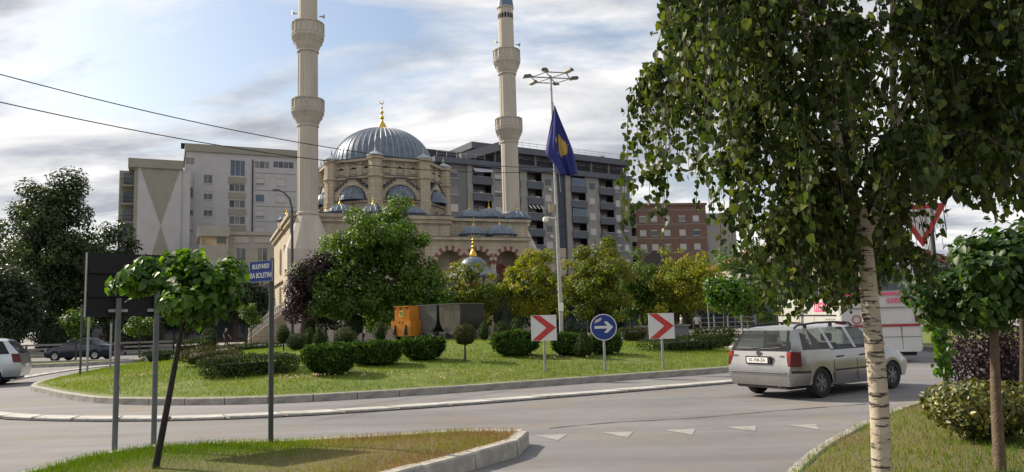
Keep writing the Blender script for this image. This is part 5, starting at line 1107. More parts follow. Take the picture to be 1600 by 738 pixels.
# large sign seen from behind, on two posts
a_, b_ = gr(179, 702, .18), gr(240, 694, .18); mid = (a_+b_)/2; k = mid[1]/FPX; an = math.atan2(b_[1]-a_[1], b_[0]-a_[0]); hw = np.linalg.norm(b_[:2]-a_[:2])/2
r = empty('direction_sign', (mid[0], mid[1], .18), an, 'dark back of a direction sign on two grey posts behind the catalpa', 'road sign'); zb_, zt_ = (698-500)*k, (698-403)*k
for s in (-1, 1):
    post(r, zt_-.1 if s > 0 else zb_+.25, .037, mat('grey_sign_post', (.12, .13, .135), .55, .15, 5, metal=.3), x=s*hw); MB().box(s*hw-.12, s*hw+.12, .0, .04, zb_+.06, zb_+.10).build('clamp', GALV, r)
MB().box(-hw-.41, hw+.30, .045, .075, zb_, zt_).build('panel', SBACK, r); MB().box(-hw-.41, -hw-.395, .03, .0449, zb_, zt_).box(hw+.285, hw+.30, .03, .0449, zb_, zt_).build('panel_edge', GALV, r)
for z_ in (zb_+.3, zt_-.25): MB().box(-hw-.38, hw+.27, .012, .0445, z_-.03, z_+.03).build('stiffener', SBACK, r)
# yield sign on the right
p = gr(1481, 634, .1); k = p[1]/FPX; r = empty('yield_sign', (p[0], p[1], .1), rad(-14), 'red-bordered white yield triangle on a dark post among the right-hand leaves', 'road sign'); zz_ = p[2]; zt_ = (634-322)*k; post(r, zt_-.1, .04, GPOST)
S = .43; tri3 = lambda f: [(-S*f-.17, zt_-.0+(-.25+.25*f)), (-.17, zt_-.25-.5*f), (S*f-.17, zt_-.25+.25*f)]
o_ = MB().prism(tri3(1.0), -.062, -.045).build('border', SRED, r); MB().prism(tri3(.66), -.066, -.0622).build('face', SWHT, r)
# thin posts on the left side of the island
for px, py, top, lb, rr in ((125, 588, 480, 'thin dark post nearest the left kerb of the island', .035), (136, 584, 400, 'tall thin grey post at the left end of the island', .04), (172, 578, 505, 'short grey post behind the direction sign', .035)):
    p = isl(px, py); k = p[1]/FPX; r = empty('post', p, 0, lb, 'post'); post(r, (py-top)*k, rr, GPOST if px == 125 else GALV); MB().lathe([(rr*1.3, 0), (rr*1.3, .04), (rr, .06)], 12, (0, 0, (py-top)*k-.03)).build('cap', BLK, r)
# blue street sign far right
p = at(1108, 512, 46); r = empty('street_name_sign', (p[0], p[1], 0), rad(-5), 'small dark blue street sign on a pale post by the round catalpa behind', 'street sign'); z_ = at(1108, 462, 46)[2]; post(r, z_, .04, GALV); MB().box(.05, .9, -.02, .02, z_-.42, z_).build('plate', SBLU, r)
# mast with flood lights and the flag
mp_ = at(877, 500, 36); mz = float(islz(mp_[0], mp_[1])); mast = empty('flag_mast', (mp_[0], mp_[1], mz), 0, 'tall steel lighting mast with a ring of floodlights on the island', 'light mast'); zt_ = at(863, 118, 36)[2]-mz; k = 36/FPX
mast.rotation_euler = (0, rad(-.35), 0)
MB().tube([(0, 0, -.3), (0, 0, 1.2), (0, 0, zt_*.5), (0, 0, zt_)], [.12, .10, .075, .05], 14).build('pole', mat('mast_steel', (.36, .36, .35), .5, .12, 4, metal=.4), mast, 50)
rg = MB(); A6 = [(math.cos(a)*1.0, math.sin(a)*.95, zt_-.12) for a in np.arange(6)*math.pi/3+.25]
for i in range(6):
    rg.tube([A6[i], A6[(i+1) % 6]], .03, 6)
for i in (0, 1, 2): rg.tube([A6[i], A6[i+3]], .03, 6)
rg.build('lamp_ring', GALV, mast)
for i in range(6):
    x_, y_, z_ = A6[i]; d = (x_*1.12, y_*1.12); f = MB(); f.frustum([(-.22, -.14, -.06), (.22, -.14, -.06), (.22, .14, -.06), (-.22, .14, -.06)], [(-.16, -.1, .07), (.16, -.1, .07), (.16, .1, .07), (-.16, .1, .07)]); o = f.build('floodlight', mat('lamp_housing', (.06, .06, .06), .5), mast); o.location = (d[0]*1.08, d[1]*1.08, z_+.03+.02*(i % 3)); o.rotation_euler = (0, -.15 if x_ > 0 else .15, math.atan2(y_, x_)); MB().box(-.18, .18, -.11, .11, -.068, -.061).build('lens', mat('lamp_glass', (.5, .5, .48), .2), o)
bx_z = at(867, 330, 36)[2]-mz
for dz, x0, x1, m_ in ((0, -.34, -.10, GALV), (-.42, -.38, -.12, mat('box_tan', (.36, .31, .2), .7))): pass
MB().box(-.36, -.12, -.12, .12, bx_z-.05, bx_z+.35).build('junction_box', mat('box_tan', (.36, .31, .2), .7), mast)
cmx = MB(); cmx.tube([(-.1, 0, bx_z-.35), (-.45, -.05, bx_z-.3)], .04, 6); cmx.lathe([(.02, -.16), (.13, -.1), (.15, 0), (.11, .1), (.03, .13)], 12, (-.55, -.05, bx_z-.4)); cmx.build('camera_dome', WHT, mast, 40)
MB().box(-.1, .13, -.14, .0, 1.35, 1.75).build('meter_box', WHT, mast)
# flag: limp cloth hanging from its own thin halyard pole
fl = empty('flag', (mp_[0], mp_[1]-.12, mz), 0, 'dark blue flag with a gold map emblem hanging limp on the mast', 'flag'); FX = lambda px, py: (at(px, py, 35.85)-np.array([mp_[0], mp_[1]-.12, mz]))
topp = FX(865, 168)
nS, nT = 26, 30; corner = lambda s, t_: None
L0, L1 = [(866, 166), (858, 205), (853, 238), (862, 252), (876, 275)], [(867, 166), (876, 190), (886, 215), (895, 240), (903, 274)]
La, Lb = catmull(L0, 10), catmull(L1, 10); La = resample(La, 1e9/1e9*np.linalg.norm(np.diff(La, axis=0), axis=1).sum()/nT); Lb = resample(Lb, np.linalg.norm(np.diff(Lb, axis=0), axis=1).sum()/nT); nn = min(len(La), len(Lb))
def cloth(s, t_):
    i = t_*(nn-1); i0 = int(min(nn-2, i)); f = i-i0; a = La[i0]*(1-f)+La[i0+1]*f; b_ = Lb[i0]*(1-f)+Lb[i0+1]*f; q = a+(b_-a)*s
    w = FX(*q); fold = .20*math.sin(s*9.5+t_*3.2)*(t_*.9+.12)+.08*math.sin(s*21+t_*5)*t_; return (w[0], w[1]+fold-.10, w[2])
fm = MB(); fm.add([cloth(i/nS, j/nT) for j in range(nT+1) for i in range(nS+1)], [(j*(nS+1)+i, j*(nS+1)+i+1, (j+1)*(nS+1)+i+1, (j+1)*(nS+1)+i) for j in range(nT) for i in range(nS)])
FB = mat('flag_blue', (.02, .028, .17), .75, .12, 3); FG = mat('flag_gold', (.42, .29, .07), .75, .1, 3)
fo = fm.build('cloth', FB, fl, 80); fo.modifiers.new('thickness', 'SOLIDIFY').thickness = .012
shape = [(.38, .47), (.5, .42), (.62, .40), (.70, .47), (.83, .52), (.90, .58), (.82, .66), (.72, .71), (.60, .70), (.50, .73), (.40, .68), (.44, .58)]
em_ = MB(); gi = [(i/40, j/44) for j in range(44) for i in range(40)]; pin = inside(np.array(shape), np.array([g_[0]+.0125 for g_ in gi]), np.array([g_[1]+.0113 for g_ in gi]))
for (s, t_), ok in zip(gi, pin):
    if ok: em_.add([(lambda q: (q[0], q[1]-.02, q[2]))(cloth(s+a, t_+b_)) for a, b_ in ((0, 0), (.025, 0), (.025, .0228), (0, .0228))], [(0, 1, 2, 3)])
em_.build('map_emblem', FG, fo)
MB().tube([FX(864.5, 160), FX(876, 300)], .018, 8).build('flag_pole', GALV, fl)
# street lamp by the mosque
p = at(457, 500, 56); r = empty('street_lamp', (p[0], p[1], 0), 0, 'tall curved street lamp in front of the left minaret', 'street lamp'); k = 56/FPX; zt_ = at(455, 300, 56)[2]
MB().tube([(0, 0, 0), (0, 0, 1.4), (-.05, 0, zt_-1.3), (-.25, 0, zt_-.5), (-.65, 0, zt_-.05), (-1.0, 0, zt_+.12)], [.16, .12, .085, .075, .065, .055], 10).build('pole', GPOST, r, 50)
h = MB(); h.frustum([(-1.55, -.12, zt_+.10), (-.95, -.16, zt_+.08), (-.95, .16, zt_+.08), (-1.55, .12, zt_+.10)], [(-1.45, -.06, zt_+.24), (-.98, -.08, zt_+.22), (-.98, .08, zt_+.22), (-1.45, .06, zt_+.24)]); h.build('lamp_head', mat('lamp_housing', (.06, .06, .06), .5), r)
# overhead wires
for (a, b_), lb in ((((-60, 100), (866, 262)), 'upper overhead cable crossing the sky to the mast'), (((-60, 146), (869, 268)), 'lower overhead cable crossing the sky to the mast')):
    A, B = at(*a, 20), at(*b_, 36); pts = [A+(B-A)*t_+np.array([0, 0, -.75*4*t_*(1-t_)]) for t_ in np.linspace(0, 1, 30)]
    tag(MB().tube(pts, .016, 6).build('overhead_cable', BLK), lb, 'cable')
# low barriers, benches and bollards on the plaza edge
for i, (px, py, Y, L_) in enumerate(((195, 540, 56, 7.0), (40, 536, 56, 8.0))):
    p = at(px, py, Y); r = empty('low_barrier', (p[0], p[1], 0), rad(3), ('pale low rail barrier to the right of' if i == 0 else 'pale low rail barrier to the left of')+' the dark saloon', 'barrier'); 
    for j, z_ in enumerate((.25, .55, .85)): MB().box(-L_/2, L_/2, -.06, .06, z_, z_+.14).build('rail', PAVE, r)
    for j in range(5): MB().box(-L_/2+j*L_/4-.06, -L_/2+j*L_/4+.06, .061, .16, 0, 1.0).build('post', BLK, r)
p = at(1032, 522, 50); r = empty('low_wall', (p[0], p[1], 0), rad(2), 'low grey wall with a pale coping right of the arrow sign', 'wall'); MB().box(-1.6, 1.9, 0, .4, 0, 1.0).build('wall', GREY, r); MB().box(-1.7, 2.0, -.1, .5, 1.003, 1.1).build('coping', PAVE, r)
p = at(1138, 500, 60); r = empty('garden_fence', (p[0], p[1], 0), rad(2), 'pale rail fence behind the round catalpa', 'fence')
for z_ in (.7, 1.05, 1.4): MB().box(-2.2, 2.2, -.03, .03, z_, z_+.06).build('rail', GBEI, r)
for j in range(5): MB().box(-2.2+j*1.1-.06, -2.2+j*1.1+.06, .031, .12, 0, 1.6).build('post', GBEI, r)
# ================================================================== PEOPLE
SKIN = mat('skin', (.36, .2, .14), .6, .08); HAIR = mat('dark_hair', (.02, .015, .012), .7)
def person(px, py, Y, face, shirt, trous, label, step=.22, z0=.13, arm=.15, h=1.72):
    p = at(px, py, Y); import bmesh
    J = dict(pel=(0, 0, .93), wa=(0, .01, 1.08), ch=(0, 0, 1.32), nk=(0, 0, 1.47), hb=(0, .03, 1.56), hd=(0, .03, 1.67), ls=(-.18, 0, 1.40), le=(-.24, arm, 1.13), lw=(-.23, arm*1.8+.06, .90), lh=(-.22, arm*2+.08, .82), rs=(.18, 0, 1.40), re=(.24, -arm, 1.13), rw=(.23, -arm*.8+.05, .90), rh=(.22, -arm*.8+.07, .82),
             lp=(-.1, 0, .88), lk=(-.1, -step*.35+.05, .5), la=(-.1, -step, .09), lt=(-.1, -step+.17, .04), rp=(.1, 0, .88), rk=(.1, step*.6+.04, .5), ra=(.1, step, .09), rt=(.1, step+.17, .04))
    Rr = dict(pel=.15, wa=.135, ch=.16, nk=.06, hb=.085, hd=.095, ls=.07, le=.045, lw=.035, lh=.04, rs=.07, re=.045, rw=.035, rh=.04, lp=.1, lk=.062, la=.045, lt=.04, rp=.1, rk=.062, ra=.045, rt=.04)
    E_ = [('pel', 'wa'), ('wa', 'ch'), ('ch', 'nk'), ('nk', 'hb'), ('hb', 'hd'), ('ch', 'ls'), ('ls', 'le'), ('le', 'lw'), ('lw', 'lh'), ('ch', 'rs'), ('rs', 're'), ('re', 'rw'), ('rw', 'rh'), ('pel', 'lp'), ('lp', 'lk'), ('lk', 'la'), ('la', 'lt'), ('pel', 'rp'), ('rp', 'rk'), ('rk', 'ra'), ('ra', 'rt')]
    ks = list(J); me = bpy.data.meshes.new('person'); me.from_pydata([J[q] for q in ks], [(ks.index(a), ks.index(b_)) for a, b_ in E_], [])
    o = bpy.data.objects.new('person', me); COL.objects.link(o); sk = o.modifiers.new('skin', 'SKIN'); o.modifiers.new('sub', 'SUBSURF').levels = 1
    for i, q in enumerate(ks):
        d = me.skin_vertices[0].data[i]; d.radius = (Rr[q], Rr[q]*(.72 if q in ('pel', 'wa', 'ch') else 1)); d.use_root = q == 'pel'
    bpy.context.view_layer.update(); m2 = bpy.data.meshes.new_from_object(o.evaluated_get(bpy.context.evaluated_depsgraph_get())); bpy.data.objects.remove(o); m2.name = 'person'
    for m_ in (trous, shirt, SKIN, HAIR, BLK): m2.materials.append(m_)
    for f in m2.polygons:
        c_ = f.center; f.material_index = 4 if c_.z < .09 else 0 if c_.z < .95 and abs(c_.x) < .19 else 3 if c_.z > 1.66 or (c_.z > 1.56 and c_.y < .0) else 2 if c_.z > 1.46 or (abs(c_.x) > .19 and c_.z < 1.16) else 1
    m2.shade_smooth(); r = link('person', m2); r.location = (p[0], p[1], z0); r.rotation_euler = (0, 0, face); r.scale = (h/1.76,)*3; return tag(r, label, 'person')
LSH = mat('pale_shirt', (.6, .57, .6), .8, .05); DTR = mat('dark_trousers', (.02, .022, .03), .85); BSH = mat('blue_shirt', (.03, .06, .2), .8); RSH = mat('maroon_shirt', (.16, .03, .04), .8)
person(568, 520, 58, rad(60), LSH, DTR, 'person in a pale shirt and dark trousers walking behind the topiary', .25)
person(1089, 512, 55, rad(170), LSH, DTR, 'person in a white top and dark trousers seen from behind near the right hedges', .15)
person(1065, 505, 62, rad(100), mat('grey_coat', (.35, .34, .33), .8), DTR, 'person in a light grey coat standing under the trees on the right', .08)
person(196, 520, 62, rad(90), BSH, DTR, 'person in a blue shirt behind the direction sign posts', .1)
person(353, 520, 60, rad(-80), mat('black_jacket', (.02, .02, .022), .8), DTR, 'person in black walking on the plaza beyond the catalpa', .2)
person(158, 516, 64, rad(120), RSH, DTR, 'person in a maroon top under the trees beyond the saloon', .12)
# ================================================================== PLANTS
LM_MAPLE = leafmat('maple_leaf', (.03, .072, .010), (.06, .125, .016), (.13, .20, .03), .38)
LM_YEL = leafmat('yellowing_leaf', (.062, .105, .010), (.15, .19, .015), (.30, .26, .028), .44)
LM_OLIVE = leafmat('olive_leaf', (.045, .085, .010), (.105, .145, .015), (.22, .19, .028), .42)
LM_GREEN = leafmat('park_leaf', (.028, .066, .010), (.058, .115, .015), (.115, .17, .024), .36)
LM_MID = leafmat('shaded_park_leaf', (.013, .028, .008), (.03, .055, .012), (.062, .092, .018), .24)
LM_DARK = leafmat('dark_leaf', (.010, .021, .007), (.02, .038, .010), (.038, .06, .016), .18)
LM_CAT = leafmat('catalpa_leaf', (.022, .068, .008), (.05, .125, .012), (.12, .23, .026), .40, .42)
LM_CAT2 = leafmat('catalpa_dark_leaf', (.016, .046, .008), (.032, .08, .012), (.065, .13, .02), .34, .45, .35)
LM_PURP = leafmat('plum_leaf', (.013, .007, .010), (.028, .013, .019), (.055, .027, .035), .22)
LM_BIR = leafmat('birch_leaf', (.016, .034, .006), (.038, .066, .010), (.115, .145, .024), .34, .45, .3)
LM_JUN = leafmat('juniper', (.013, .034, .008), (.035, .082, .013), (.095, .175, .026), .18, .7, .15)
LM_BOX = leafmat('clipped_box', (.012, .026, .007), (.028, .05, .011), (.065, .09, .018), .13, .7, .15)
LM_BRN = leafmat('brownish_hedge', (.03, .036, .012), (.052, .057, .016), (.08, .075, .025), .16, .7, .15)
LM_VAR = leafmat('variegated_leaf', (.02, .042, .009), (.085, .10, .016), (.22, .20, .035), .22, .42, .45)
def island_shrub(px, pb, pt, w, kind, lm, name, label, cat, dr=1.0, n=1500, ls=.06, stem=0, group=None, Y=None, rz=0.0, **kw):
    p = isl(px, pb) if Y is None else at(px, pb, Y)
    if Y is not None: p = np.array([p[0], p[1], float(islz(p[0], p[1])) if isl_rho(p[0], p[1]) < 1 else .13])
    k = p[1]/FPX; W_ = w*k; zt = at(px, pt, p[1])[2]; H = max(.3, zt-p[2]-stem)
    if kind == 'box': p = p+np.array([0, W_*dr*.5 if abs(rz) < .1 else 0, 0])
    return shrub(name, label, cat, tuple(p), (W_, W_*dr, H), kind, lm, n, ls, rz, group, stem, **kw)
HG = 'hedges on the roundabout'; TG = 'topiary on the roundabout'
island_shrub(508, 590, 541, 92, 'box', LM_JUN, 'juniper_hedge', 'dark bushy juniper nearest the kerb, left of three in a row', 'hedge', .75, 8000, .15, group=HG, spread=.7, up=.8, aspect=.3)
island_shrub(582, 574, 536, 78, 'box', LM_JUN, 'juniper_hedge', 'bushy juniper in the middle of the row of three', 'hedge', .75, 5600, .15, group=HG, spread=.7, up=.8, aspect=.3)
island_shrub(658, 566, 529, 78, 'box', LM_JUN, 'juniper_hedge', 'bushy juniper in front of the orange locomotive', 'hedge', .75, 5600, .15, group=HG, spread=.7, up=.8, aspect=.3)
island_shrub(806, 560, 519, 88, 'box', LM_JUN, 'juniper_hedge', 'bushy juniper behind the left chevron sign', 'hedge', .75, 5600, .15, group=HG, spread=.7, up=.8, aspect=.3)
island_shrub(888, 558, 522, 60, 'box', LM_JUN, 'juniper_hedge', 'bushy juniper between the left chevron and the round sign', 'hedge', .8, 3200, .15, group=HG, spread=.7, up=.8, aspect=.3)
island_shrub(949, 556, 522, 50, 'box', LM_JUN, 'juniper_hedge', 'dark juniper right behind the round blue sign', 'hedge', .8, 2600, .15, group=HG, spread=.7, up=.8, aspect=.3)
# long clipped hedge on the left: between two ground points
a, b_ = isl(298, 598), isl(470, 584); d = b_-a; L_ = np.hypot(d[0], d[1]); m_ = (a+b_)/2
shrub('clipped_hedge', 'long low clipped hedge with a flat sunlit top on the left of the mound', 'hedge', (m_[0]-d[1]/L_*1.0, m_[1]+d[0]/L_*1.0, m_[2]-.06), (L_, 2.1, .62), 'box', LM_BOX, 11000, .055, math.atan2(d[1], d[0]), HG, up=.4)
island_shrub(330, 571, 541, 104, 'ball', LM_BRN, 'spreading_shrub', 'low brownish spreading shrub behind the long clipped hedge', 'shrub', .8, 2600, .07, group=HG)
island_shrub(292, 562, 530, 56, 'box', LM_BOX, 'clipped_hedge', 'short green hedge left of the spreading shrub', 'hedge', 1.0, 1800, .07, group=HG)
island_shrub(238, 567, 549, 50, 'box', LM_BOX, 'clipped_hedge', 'small dark hedge at the left behind the posts', 'hedge', .8, 1500, .07, group=HG)
island_shrub(395, 550, 537, 110, 'box', LM_BOX, 'clipped_hedge', 'thin far hedge at the left edge of the plaza', 'hedge', .25, 1800, .09, Y=42, group=HG)
island_shrub(993, 531, 511, 60, 'box', LM_BRN, 'clipped_hedge', 'brownish hedge between the round sign and the right chevron', 'hedge', .5, 1600, .08, Y=37, group=HG)
a, b_ = isl(1010, 553), isl(1142, 549); d = b_-a; L_ = np.hypot(d[0], d[1]); m_ = (a+b_)/2
shrub('clipped_hedge', 'long low hedge behind the right chevron sign', 'hedge', (m_[0], m_[1]+.6, m_[2]-.05), (L_, 1.2, .62), 'box', LM_BOX, 5200, .075, math.atan2(d[1], d[0]), HG, up=.4)
island_shrub(1122, 530, 512, 92, 'box', LM_BOX, 'clipped_hedge', 'hedge at the far right of the mound behind the estate car', 'hedge', .4, 2200, .085, Y=34, group=HG)
for px, pb, pt, w, kd, stem, lb in ((327, 541, 512, 31, 'egg', 0, 'rounded topiary cone left of the street name sign'), (443, 549, 509, 23, 'egg', .3, 'egg-shaped topiary on a short stem right of the street name sign'), (464, 548, 520, 32, 'ball', 0, 'clipped ball beside the egg-shaped topiary'), (484, 536, 511, 17, 'egg', 0, 'small topiary between the ball and the cone'), (500, 541, 508, 27, 'cone', 0, 'topiary cone above the nearest juniper'), (539, 541, 513, 38, 'ball', 0, 'wide clipped ball left of the walking person'), (594, 531, 501, 22, 'egg', 0, 'topiary egg just left of the orange locomotive'), (727, 564, 505, 37, 'egg', .45, 'topiary on a forked stem in front of the carts'), (913, 559, 513, 36, 'cone', 0, 'topiary cone just left of the round sign'), (757, 533, 501, 19, 'egg', 0, 'small topiary right of the mine carts'), (784, 530, 502, 22, 'ball', 0, 'small ball left of the left chevron sign'), (808, 526, 494, 22, 'egg', 0, 'small topiary behind the left chevron sign'), (893, 528, 496, 24, 'cone', 0, 'small cone between the mast and the round sign')):
    island_shrub(px, pb, pt, w, kd, LM_BOX if pb < 560 else LM_BRN if px == 727 else LM_BOX, 'topiary', lb, 'topiary', 1.0, int(700+w*w*1.6), .05, stem, TG)
for px, pb, pt, w, Y, kd, st, lb in ((483, 524, 478, 30, 52, 'egg', .2, 'tall clipped topiary below the plum tree'), (558, 524, 478, 27, 50, 'ball', .9, 'clipped ball tree on a stem above the walking person'), (790, 520, 462, 42, 52, 'cone', .1, 'dark conifer behind the left chevron sign'), (938, 520, 470, 40, 53, 'cone', .1, 'dark conifer behind the round blue sign'), (712, 510, 468, 20, 55, 'egg', .1, 'slim dark topiary behind the mine carts')):
    island_shrub(px, pb, pt, w, kd, LM_DARK if kd == 'cone' else LM_BOX, 'clipped_tree', lb, 'topiary', 1.0, 1600, .10, st, 'clipped trees beyond the island', Y=Y)
# ---- park trees behind the island
PT = 'park trees behind the roundabout'
def px_tree(name, label, boxes, Y, trunk_px, lm, cr_, nclump, nleaf, ls, tr, cat='tree', **kw):
    envs = [env_px(*b_, Y+rng.uniform(-.4, .4)) for b_ in boxes]; p = at(trunk_px, 510, Y)
    return tree(name, label, cat, (p[0], p[1]), envs, lm, nclump, cr_, nleaf, ls, tr, z0=.1, **kw)
px_tree('maple_tree', 'large broad green maple in front of the mosque', [(500, 325, 690, 420), (464, 405, 590, 505), (580, 390, 708, 505), (540, 330, 660, 480), (585, 306, 655, 360), (500, 345, 580, 440), (520, 430, 650, 512)], 50, 655, LM_MAPLE, .68, 250, 34000, .25, .28, limbs=14, group=PT)
px_tree('plum_tree', 'purple-leaved plum tree left of the big maple', [(450, 400, 515, 470), (440, 430, 500, 512), (478, 384, 522, 440)], 49, 470, LM_PURP, .5, 80, 7000, .18, .14)
px_tree('park_tree', 'olive green tree right of the big maple', [(685, 400, 785, 490), (680, 435, 800, 518)], 54, 735, LM_OLIVE, .55, 90, 9500, .22, .14, group=PT)
px_tree('park_tree', 'yellow-green tree left of the mast', [(772, 405, 880, 480), (795, 384, 868, 440), (775, 435, 890, 512)], 55, 833, LM_YEL, .55, 90, 10000, .22, .14, group=PT)
px_tree('park_tree', 'tall yellowing tree right of the mast', [(875, 385, 995, 480), (900, 358, 965, 430), (865, 420, 995, 512)], 52, 926, LM_OLIVE, .55, 120, 14000, .21, .15, group=PT)
px_tree('park_tree', 'green tree between the tall yellowing tree and the right chevron', [(948, 395, 1055, 480), (950, 430, 1060, 515)], 58, 1003, LM_GREEN, .6, 90, 9500, .22, .15, group=PT)
px_tree('park_tree', 'bright green tree above the right chevron sign', [(1020, 380, 1125, 470), (1015, 420, 1120, 508)], 56, 1070, LM_YEL, .6, 90, 9500, .22, .15, group=PT)
px_tree('park_tree', 'green park tree hidden behind the hanging birch twigs', [(1100, 365, 1240, 470), (1100, 420, 1240, 510)], 62, 1170, LM_GREEN, .75, 90, 8500, .26, .17, group=PT)
px_tree('catalpa_tree', 'round-headed catalpa beyond the right hedges', [(1102, 432, 1172, 488)], 44, 1131, LM_CAT, .5, 40, 2600, .2, .09, heart=True, group=PT)
px_tree('park_tree', 'small weeping bright green tree behind the mine carts', [(660, 456, 714, 484)], 50, 688, LM_CAT, .4, 24, 1600, .2, .08, group=PT)
for x0, y0, x1, y1, Y, tp, lb in ((345, 432, 420, 505, 66, 385, 'dark tree behind the catalpa crown on the plaza'), (285, 440, 350, 510, 70, 318, 'shaded tree at the left edge of the low office block'), (1225, 360, 1330, 470, 66, 1275, 'dark tree behind the coach'), (1330, 340, 1440, 470, 60, 1390, 'dark tree right of the coach'), (1430, 400, 1560, 500, 58, 1500, 'dark tree beyond the far right lawn'), (1540, 380, 1680, 505, 52, 1610, 'dark tree at the far right edge')):
    px_tree('park_tree', lb, [(x0, y0, x1, y1)], Y, tp, LM_DARK, .8, 90, 9000, .28, .16, group=PT)
px_tree('young_tree', 'young thin tree in front of the mosque stairs', [(376, 476, 412, 512), (372, 474, 392, 492)], 48, 393, LM_GREEN, .3, 22, 1100, .17, .05, group=PT)
px_tree('young_tree', 'young round tree above the dark saloon', [(101, 484, 140, 530)], 46, 120, LM_GREEN, .4, 26, 1500, .18, .06, group=PT)
px_tree('young_tree', 'young round tree between the sign posts', [(198, 498, 240, 526)], 50, 219, LM_GREEN, .35, 22, 1200, .18, .06, group=PT)
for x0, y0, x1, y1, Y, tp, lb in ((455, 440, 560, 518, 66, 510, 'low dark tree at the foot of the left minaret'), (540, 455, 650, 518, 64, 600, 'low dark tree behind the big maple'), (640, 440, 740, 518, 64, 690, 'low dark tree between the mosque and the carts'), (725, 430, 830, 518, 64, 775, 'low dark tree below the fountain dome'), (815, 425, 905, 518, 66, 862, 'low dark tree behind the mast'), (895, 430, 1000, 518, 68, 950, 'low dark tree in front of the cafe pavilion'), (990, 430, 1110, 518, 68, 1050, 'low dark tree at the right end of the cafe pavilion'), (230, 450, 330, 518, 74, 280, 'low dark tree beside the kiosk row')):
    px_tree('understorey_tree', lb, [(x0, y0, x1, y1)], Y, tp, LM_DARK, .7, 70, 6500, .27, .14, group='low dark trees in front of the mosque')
# big trees on the left
for i, (px, lb) in enumerate(((-10, 'dark clipped bank of shrubs left of the saloon'), (95, 'dark bank of shrubs behind the saloon'), (205, 'dark bank of shrubs behind the direction sign posts'))):
    p = at(px, 528, 61); shrub('shrub_bank', lb, 'shrub', (p[0], p[1], .1), (5.6, 2.0, 2.7), 'box', LM_DARK, 3800, .2, 0, 'dark shrub banks on the left', spread=.8)
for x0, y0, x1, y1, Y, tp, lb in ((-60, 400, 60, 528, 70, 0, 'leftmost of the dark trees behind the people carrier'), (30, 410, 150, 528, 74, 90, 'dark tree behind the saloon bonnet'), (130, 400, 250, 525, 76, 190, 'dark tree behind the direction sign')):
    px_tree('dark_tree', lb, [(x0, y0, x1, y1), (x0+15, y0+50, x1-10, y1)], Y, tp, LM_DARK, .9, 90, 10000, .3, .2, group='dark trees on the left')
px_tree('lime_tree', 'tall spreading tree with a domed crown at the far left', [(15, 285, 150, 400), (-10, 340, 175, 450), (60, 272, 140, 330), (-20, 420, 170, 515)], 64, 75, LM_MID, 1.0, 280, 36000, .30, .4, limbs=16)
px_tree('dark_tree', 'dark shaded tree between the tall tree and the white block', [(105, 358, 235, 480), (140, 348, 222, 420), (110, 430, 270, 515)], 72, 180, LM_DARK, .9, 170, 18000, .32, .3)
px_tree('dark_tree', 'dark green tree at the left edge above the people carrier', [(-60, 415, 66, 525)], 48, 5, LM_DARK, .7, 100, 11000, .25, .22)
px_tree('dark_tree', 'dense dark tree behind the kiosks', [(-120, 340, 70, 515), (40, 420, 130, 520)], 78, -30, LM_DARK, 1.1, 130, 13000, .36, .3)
# ---- foreground catalpa on the splitter island
b0 = gr(240, 735, .2); Yc = b0[1]
cat_ = tree('catalpa_tree', 'young catalpa with large bright leaves on a leaning dark trunk in the foreground', 'tree', (b0[0], b0[1]), [env_px(188, 402, 262, 458, Yc), env_px(285, 404, 378, 482, Yc), env_px(225, 418, 345, 452, Yc), env_px(245, 448, 365, 492, Yc), env_px(180, 425, 232, 466, Yc), env_px(275, 398, 345, 430, Yc)], LM_CAT, 64, .16, 3000, .098, .044, None, 9, mat('dark_bark', (.03, .025, .022), .9, .3, 20, .7, 60), True, (.2, 0), .6, .6, .2, .02)
# catalpa on the right verge
b1 = gr(1562, 737, .13); Y2 = b1[1]
tree('catalpa_tree', 'round-headed catalpa with dark heart-shaped leaves on the right verge', 'tree', (b1[0], b1[1]), [env_px(1440, 400, 1600, 505, Y2), env_px(1505, 352, 1640, 450, Y2), env_px(1560, 350, 1720, 500, Y2), env_px(1425, 440, 1500, 500, Y2)], LM_CAT2, 130, .18, 6800, .086, .062, None, 10, mat('smooth_brown_bark', (.12, .085, .055), .85, .25, 16, .5, 50), True, (0, 0), .55, .8, .12, .02)
# leafy vine on the yield sign's post
p = gr(1481, 634, .1); Pn = np.array([[p[0]-.03+rng.normal(0, .05), p[1]-.02+rng.normal(0, .05), .1+(634-y_)*p[1]/FPX] for y_ in rng.uniform(470, 585, 260)])
V, F_, r = leaves_mesh('vine', Pn-np.array([p[0], p[1], 0]), np.tile([-.3, -1, .2], (260, 1)), .11, LM_CAT, heart=True, down=1, spread=.6); vr = empty('climbing_vine', (p[0], p[1], 0), 0, 'bright green climbing vine on the yield sign post', 'vine'); link('leaves', mesh_np('leaves', V, F_, r, LM_CAT), vr)
MB().tube([(-.04, -.04, .1), (.05, -.04, .8), (-.05, -.03, 1.5), (.03, -.05, 2.1)], .012, 5).build('stem', BARK, vr)
# shrubs on the verge
p = gr(1555, 700, .12); shrub('variegated_shrub', 'rounded variegated yellow-green shrub on the right verge', 'shrub', (p[0]+.22, p[1]+.5, .1), (1.35, 1.2, .68), 'ball', LM_VAR, 2600, .075, 0, None, .06, up=.2, inner=.5)
p = gr(1572, 632, .12); shrub('barberry_bush', 'loose purple barberry bush behind the variegated shrub', 'shrub', (p[0]+.4, p[1]+.8, .1), (1.8, 1.6, 1.3), 'ball', LM_PURP, 6500, .065, 0, None, .1, up=.4, inner=.8, spread=.9)
p = gr(1588, 640, .12); tree('verge_tree', 'slim second trunk with dark crown at the right edge', 'tree', (p[0]+.1, p[1]), [env_px(1530, 330, 1720, 480, 12.5)], LM_DARK, 40, .4, 2200, .14, .06, None, 6, z0=.12)
